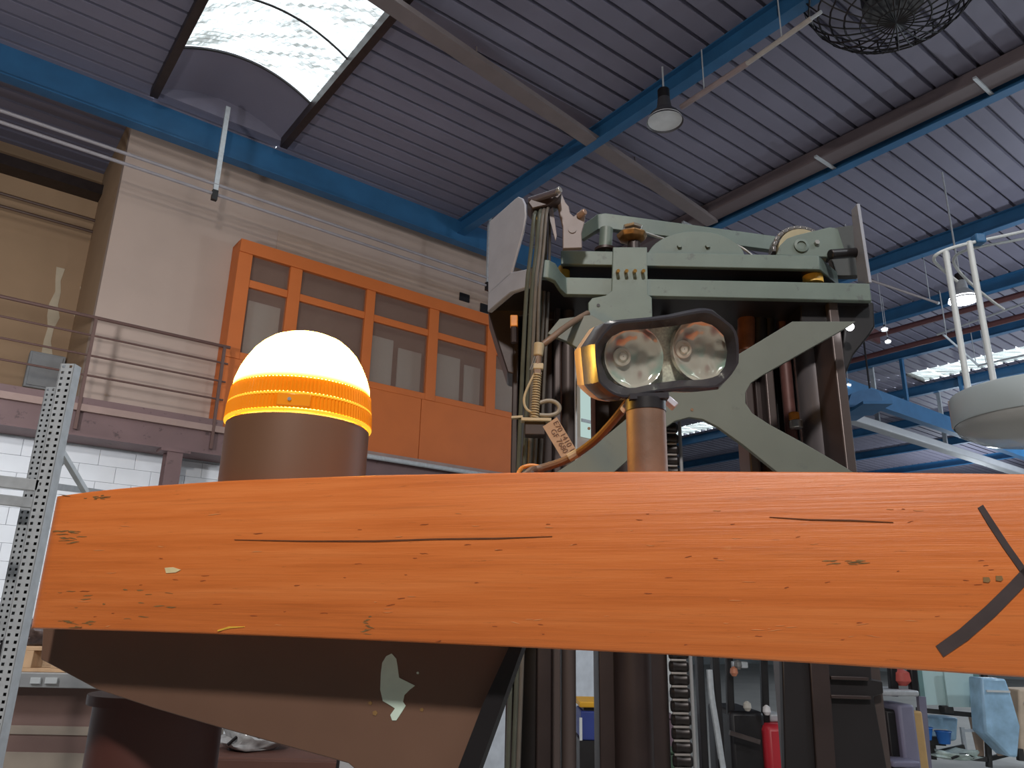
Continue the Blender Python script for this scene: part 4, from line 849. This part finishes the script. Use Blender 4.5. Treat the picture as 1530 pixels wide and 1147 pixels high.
def lump(name, label, cat, c, r, m, n=5, seed=1):
    random.seed(seed); t = thing(name, label, cat, c)
    bm = bmesh.new(); bmesh.ops.create_icosphere(bm, subdivisions=3, radius=1)
    for v in bm.verts:
        d = v.co; f = 1 + .16 * math.sin(d.x * 5 + seed) * math.cos(d.y * 6 - seed) + .13 * math.sin(d.z * 7 + d.x * 4) + random.uniform(-.05, .05); v.co = Vector((d.x * r[0] * f, d.y * r[1] * f, max(0, (d.z + .8) * r[2] * f * .6)))
    b = MB(); b.v = [v.co + Vector(c) for v in bm.verts]; b.f = [tuple(x.index for x in f.verts) for f in bm.faces]; bm.free()
    b.build('sack', m, t, ang=60); MB().tube([Vector(c) + Vector((-r[0] * .5, -r[1] * .9, r[2] * .3)), Vector(c) + Vector((0, -r[1] * .95, r[2] * .9)), Vector(c) + Vector((r[0] * .5, -r[1] * .7, r[2] * .4))], r[0] * .05, 6, smooth=1).build('strap', BLACK, t); return t
q = P(48, 975, 5.35); lump('plastic_bag', 'crumpled dark plastic bag on the wooden pallet', 'bag', (q.x, 5.4, zb + .147), (.16, .15, .16), mat('bag_dark', (96, 84, 84), .25, 0, .5, 30), seed=3)
q = P(20, 960, 5.35); lump('plastic_bag', 'crumpled clear grey plastic bag on the wooden pallet', 'bag', (q.x - .22, 5.4, zb + .147), (.15, .15, .2), mat('bag_grey', (170, 170, 172), .2, 0, .3, 30), seed=5)
q = P(378, 1112, 4.2); lump('plastic_bag', 'crumpled clear plastic wrap behind the gusset plate', 'bag', (q.x, 4.2, q.z - .02), (.16, .15, .12), mat('bag_grey', (170, 170, 172)), seed=8)
cb = thing('brown_crate', 'dark brown crate below the clear plastic wrap', 'crate', P(420, 1140, 4.2))
zc_ = q.z - .02; xa_, xb_ = P(300, 1120, 4.0).x, P(520, 1120, 4.0).x
MB().box(((xa_ + xb_) / 2, 4.35, zc_ / 2), (xb_ - xa_, .8, zc_)).build('body', mat('crate_brown', (92, 58, 48), .7, 0, .15, 5), cb, bevel=.01)
for z in (zc_ - .05, zc_ - .3): MB().box(((xa_ + xb_) / 2, 3.94, z), (xb_ - xa_ + .02, .02, .08)).build('batten', mat('crate_brown', (92, 58, 48)), cb, bevel=.003)
gp = thing('grey_panel', 'tilted pale grey sheet edge below the gusset plate', 'panel', P(550, 1140, 3.2))
MB().prism([P(*q_, 3.2) for q_ in ((508, 1129), (600, 1150), (640, 1200), (500, 1200))], (0, .3, 0)).build('sheet', mat('sheet_grey', (165, 165, 168), .5), gp); MB().prism([P(*q_, 3.19) for q_ in ((504, 1129), (508, 1129), (500, 1200), (494, 1200))], (0, .01, 0)).build('edge_strip', BLACK, gp)
a = P(550, 1160, 3.3); MB().box((a.x, 3.4, (a.z - .05) / 2), (.1, .1, a.z - .05)).build('stand_leg', GALV, gp)

# ================================================================== THINGS BEHIND, SEEN UNDER THE BEAM
def floorbox(x0, y0, x1, Y, dp, zt=None): a, c = P(x0, y0, Y), P(x1, y0, Y); return MB().box(((a.x + c.x) / 2, Y + dp / 2, a.z / 2), (abs(c.x - a.x), dp, a.z))
st = thing('stacked_crate', 'blue crate with yellow lid on a dark stand behind the mast', 'crate', (P(882, 1100, 6).x, 6, 0))
pbox(868, 1062, 896, 1106, 6, .4).build('body', mat('crate_blue', (40, 58, 130), .5), st, bevel=.01); pbox(866, 1048, 898, 1057, 5.98, .44).build('lid', mat('lid_yellow', (215, 160, 30), .5), st, bevel=.008); pbox(872, 1056, 894, 1062, 6.02, .36).build('neck', BLACK, st); pbox(866, 1072, 870, 1106, 5.99, .02).build('corner_strip', WHITEP, st)
floorbox(866, 1106, 898, 6, .44).build('stand', BLACK, st)
wp = thing('white_pillar', 'white painted pillar with grey band seen behind the mast', 'pillar', (P(1000, 1000, 9).x, 9, 0))
a, c = P(984, 1000, 9), P(1012, 1000, 9); MB().box(((a.x + c.x) / 2, 9.2, 1.6), (c.x - a.x, .3, 3.2)).build('shaft', WHITEP, wp, bevel=.02)
MB().box(((a.x + c.x) / 2, 9.2, P(1000, 1040, 9).z), (c.x - a.x + .01, .32, .1)).build('band', GALV, wp); MB().box(((a.x + c.x) / 2, 9.2, .3), (c.x - a.x + .04, .36, .6)).build('plinth', mat('plinth_brown', (120, 90, 90), .6), wp)
for i, (x0, y0, x1, col, lab) in enumerate(((985, 1072, 1010, (112, 92, 104), 'mauve grey bin standing by the white pillar'), (986, 1124, 1012, (60, 84, 64), 'dark green tub on the floor by the mauve bin'))):
    t = thing('storage_bin', lab, 'bin', (P(x0, y0, 8 - i).x, 8 - i, 0)); floorbox(x0, y0, x1, 8 - i, .5).build('body', mat('bin_%d' % i, col, .6), t, bevel=.03); floorbox(x0, y0, x1, 8 - i, .5); pbox(x0 - 1, y0 - 3, x1 + 1, y0 + 2, 7.98 - i, .54).build('rim', mat('bin_%d' % i, col), t, bevel=.01)
# red truck
FY = 8.0
ft = thing('forklift_truck', 'red and black forklift truck parked behind the mast', 'forklift', (P(1120, 1147, FY).x, FY, 0))
RED = mat('truck_red', (186, 40, 52), .4, 0, .06, 3)
floorbox(1142, 1082, 1200, FY, 1.2).build('hood', RED, ft, bevel=.06); pbox(1150, 1066, 1172, 1079, FY + .2, .3).build('seat_pad', GALV, ft, bevel=.02)
floorbox(1090, 1062, 1142, FY + .1, .9).build('cab_body', BLACK, ft, bevel=.04)
for x in (1088, 1140): MB().bar(P(x, 960, FY + .2), P(x + 4, 1080, FY + .2), .07, .07, Vector((0, 1, 0))).build('guard_post', BLACK, ft, bevel=.01)
MB().bar(P(1070, 950, FY + .2), P(1200, 955, FY + .2), .8, .06).build('guard_roof', BLACK, ft)
for x, w_ in ((1048, 9), (1072, 9)): a = P(x, 1060, FY - .3); MB().box((a.x, FY - .3, 1.3), (w_ * FY / 1150, .12, 2.4)).build('mast_post', BLACK, ft, bevel=.01)
MB().tube([P(1060, 1000, FY - .35), P(1063, 1040, FY - .35), P(1070, 1080, FY - .35), P(1080, 1147, FY - .35)], .03, 8, smooth=2).build('hose', GALV, ft)
a = P(1130, 1147, FY); wr_ = .33
for dx, dy in ((0, -.1), (0, 1.0)): MB().lathe([(.12, -.09), (wr_ * .9, -.1), (wr_, -.06), (wr_, .06), (wr_ * .9, .1), (.12, .09)], (a.x, FY + dy, wr_), (0, 1, 0), n=28).build('wheel', mat('tyre', (40, 38, 40), .7), ft)
MB().cyl((a.x, FY - .22, wr_), (a.x, FY - .18, wr_), .17, n=20).build('wheel_hub', mat('hub_grey', (92, 86, 86), .6), ft)
for x, y, col in ((1097, 1010, (200, 130, 100)), (1103, 1000, (120, 118, 116)), (1117, 1062, (190, 185, 175)), (1146, 1068, (220, 215, 215))): MB().lathe([(.02, 0), (.04, .03), (.035, .07), (.01, .09)], P(x, y, FY - .02), n=12).build('control_knob', mat('knob_%d' % x, col, .4), ft)
pbox(1095, 988, 1118, 998, FY + .1, .2).build('instrument_panel', GALV, ft, bevel=.01); MB().bar(P(1090, 1094, FY - .05), P(1135, 1108, FY - .05), .05, .04).build('step_bar', RAIL, ft)
# lilac pallet truck / machine
mc = thing('lift_machine', 'lilac grey lifting machine with yellow side panel beside the glass rack', 'machine', (P(1350, 1147, 9).x, 9, 0))
LIL = mat('machine_lilac', (128, 126, 148), .5, 0, .1, 4)
floorbox(1342, 1052, 1366, 9, .5).build('column', LIL, mc, bevel=.03); floorbox(1354, 1062, 1378, 9.15, .5).build('side_panel', mat('panel_tan', (200, 164, 110), .6), mc, bevel=.02); pbox(1318, 1031, 1374, 1040, 8.95, .6).build('tray', GALV, mc, bevel=.02)
for x in (1332, 1362): MB().bar(P(x, 990, 9.2), P(x + 4, 1040, 9.2), .09, .09, Vector((0, 1, 0))).build('post', BLACK, mc, bevel=.02)
MB().bar(P(1376, 1040, 9.3), P(1385, 1147, 9.3), .08, .06, Vector((0, 1, 0))).build('frame_tube', LIL, mc); floorbox(1322, 1060, 1343, 9.1, .4).build('battery', BLACK, mc, bevel=.03)
MB().lathe([(.05, 0), (.1, .05), (.09, .14), (.02, .18)], P(1348, 1024, 9.2), n=14).build('red_cap', mat('cap_red', (200, 90, 80), .5), mc)
pbox(1334, 1137, 1376, 1147, 8.8, .9).build('fork_base', LIL, mc, bevel=.02)
# glass rack
GY = 13.0
gr = thing('glass_rack', 'steel frame rack holding pale green glass sheets', 'rack', (P(1430, 1147, GY).x, GY, 0))
def gb(x0, y0, x1, y1, w_=.06, m=BLACK, Y0=GY, Y1=GY, n='frame_tube'): MB().bar(P(x0, y0, Y0), P(x1, y1, Y1), w_, w_, Vector((0, 1, 0)) if abs(x0 - x1) < abs(y0 - y1) else ZX).build(n, m, gr)
DG = mat('rack_steel_dark', (66, 64, 62), .5, .3)
gb(1370, 1060, 1468, 1069, .07, DG); gb(1378, 1105, 1410, 1107, .12, DG); gb(1390, 1126, 1440, 1115, .06, DG); gb(1395, 1127, 1475, 1134, .07, DG); gb(1475, 1134, 1526, 1121, .06, DG); gb(1470, 1000, 1478, 1146, .07, DG); gb(1392, 1106, 1394, 1134, .08, DG); gb(1523, 1118, 1525, 1136, .08, DG); gb(1437, 1086, 1443, 1130, .05, GALV); gb(1437, 1091, 1476, 1091, .04, GALV)
GL = mat('glass_pale_green', (190, 214, 212), .12, 0, .06, 2)
for i, (x0, x1, y0, y1) in enumerate(((1380, 1412, 1000, 1053), (1414, 1457, 1002, 1056))): pbox(x0, y0, x1, y1, GY - .1 - .1 * i, .03).build('glass_sheet', GL, gr)
pbox(1374, 1000, 1381, 1056, GY - .15, .1).build('glass_edge', mat('edge_teal', (110, 140, 138), .3), gr); pbox(1455, 1000, 1466, 1060, GY - .15, .1).build('glass_edge', mat('edge_teal', (110, 140, 138)), gr)
pbox(1412, 1055, 1426, 1066, GY - .2, .2).build('clamp', DG, gr, bevel=.02)
FILM = mat('blue_film', (160, 196, 222), .25, 0, .3, 4, .3)
for nm, lab, pts, Y, dp, m in (('film_pack', 'tall pack wrapped in blue film standing on the rack', ((1466, 1012), (1503, 1014), (1512, 1040), (1525, 1085), (1521, 1132), (1508, 1130), (1472, 1094)), GY - .75, .35, FILM), ('film_pack', 'low pack wrapped in blue and white film behind the rack', ((1384, 1070), (1432, 1072), (1430, 1106), (1414, 1108), (1392, 1100)), GY + .2, .4, FILM),
                           ('cardboard_sheet', 'tall brown cardboard sheet behind the rack tubes', ((1448, 1070), (1470, 1070), (1472, 1131), (1462, 1131)), GY + .1, .05, mat('cardboard', (186, 160, 140), .8)), ('cardboard_sheet', 'wide brown cardboard sheet below the blue film pack', ((1478, 1094), (1515, 1104), (1517, 1126), (1492, 1130)), GY - .1, .05, mat('cardboard', (186, 160, 140))), ('cardboard_box', 'pale cardboard box at the edge of the glass rack', ((1522, 1030), (1580, 1030), (1580, 1132), (1524, 1132)), GY + .6, .6, mat('cardboard_pale', (206, 184, 160), .8))):
    t = thing(nm, lab, nm.split('_')[-1], P(pts[0][0], pts[0][1], Y)); MB().prism([P(x, y, Y) for x, y in pts], (0, dp, 0)).build('wrapped_body' if 'film' in nm else 'board', m, t, bevel=.03)
    cx_ = sum(p_[0] for p_ in pts) / len(pts); y0 = min(p_[1] for p_ in pts) + 12; x0_ = min(p_[0] for p_ in pts) + 8; x1_ = max(p_[0] for p_ in pts) - 10; MB().bar(P(x0_, y0 + 8, Y - .01), P(max(x0_ + 6, x1_ - 6), y0 + 9, Y - .01), .02, .03).build('tape_strip', WHITEP, t)
for x, y, lb in ((1410, 1100, 'small bright blue plastic tub below the low film pack'), (1382, 1094, 'small bright blue plastic tub at the lilac machine end of the rack')): 
    q = P(x, y, GY - .25); t = thing('blue_tub', lb, 'tub', q, 'blue tubs'); MB().lathe([(.08, -.1), (.11, .06), (.118, .07), (.10, .07), (.07, -.08)], q, n=18).build('tub_body', mat('tub_blue', (40, 110, 190), .4), t); MB().lathe([(.118, .065), (.125, .07), (.118, .078)], q, n=18, cap=False).build('rim', mat('tub_blue', (40, 110, 190)), t)
q = P(1430, 1134, GY - .3); lump('plastic_wrap', 'crumpled clear wrap on the floor under the glass rack', 'wrap', (q.x, GY - .3, max(0, q.z)), (.35, .2, .12), mat('bag_clear', (190, 205, 198), .15, 0, .2, 20), seed=11)
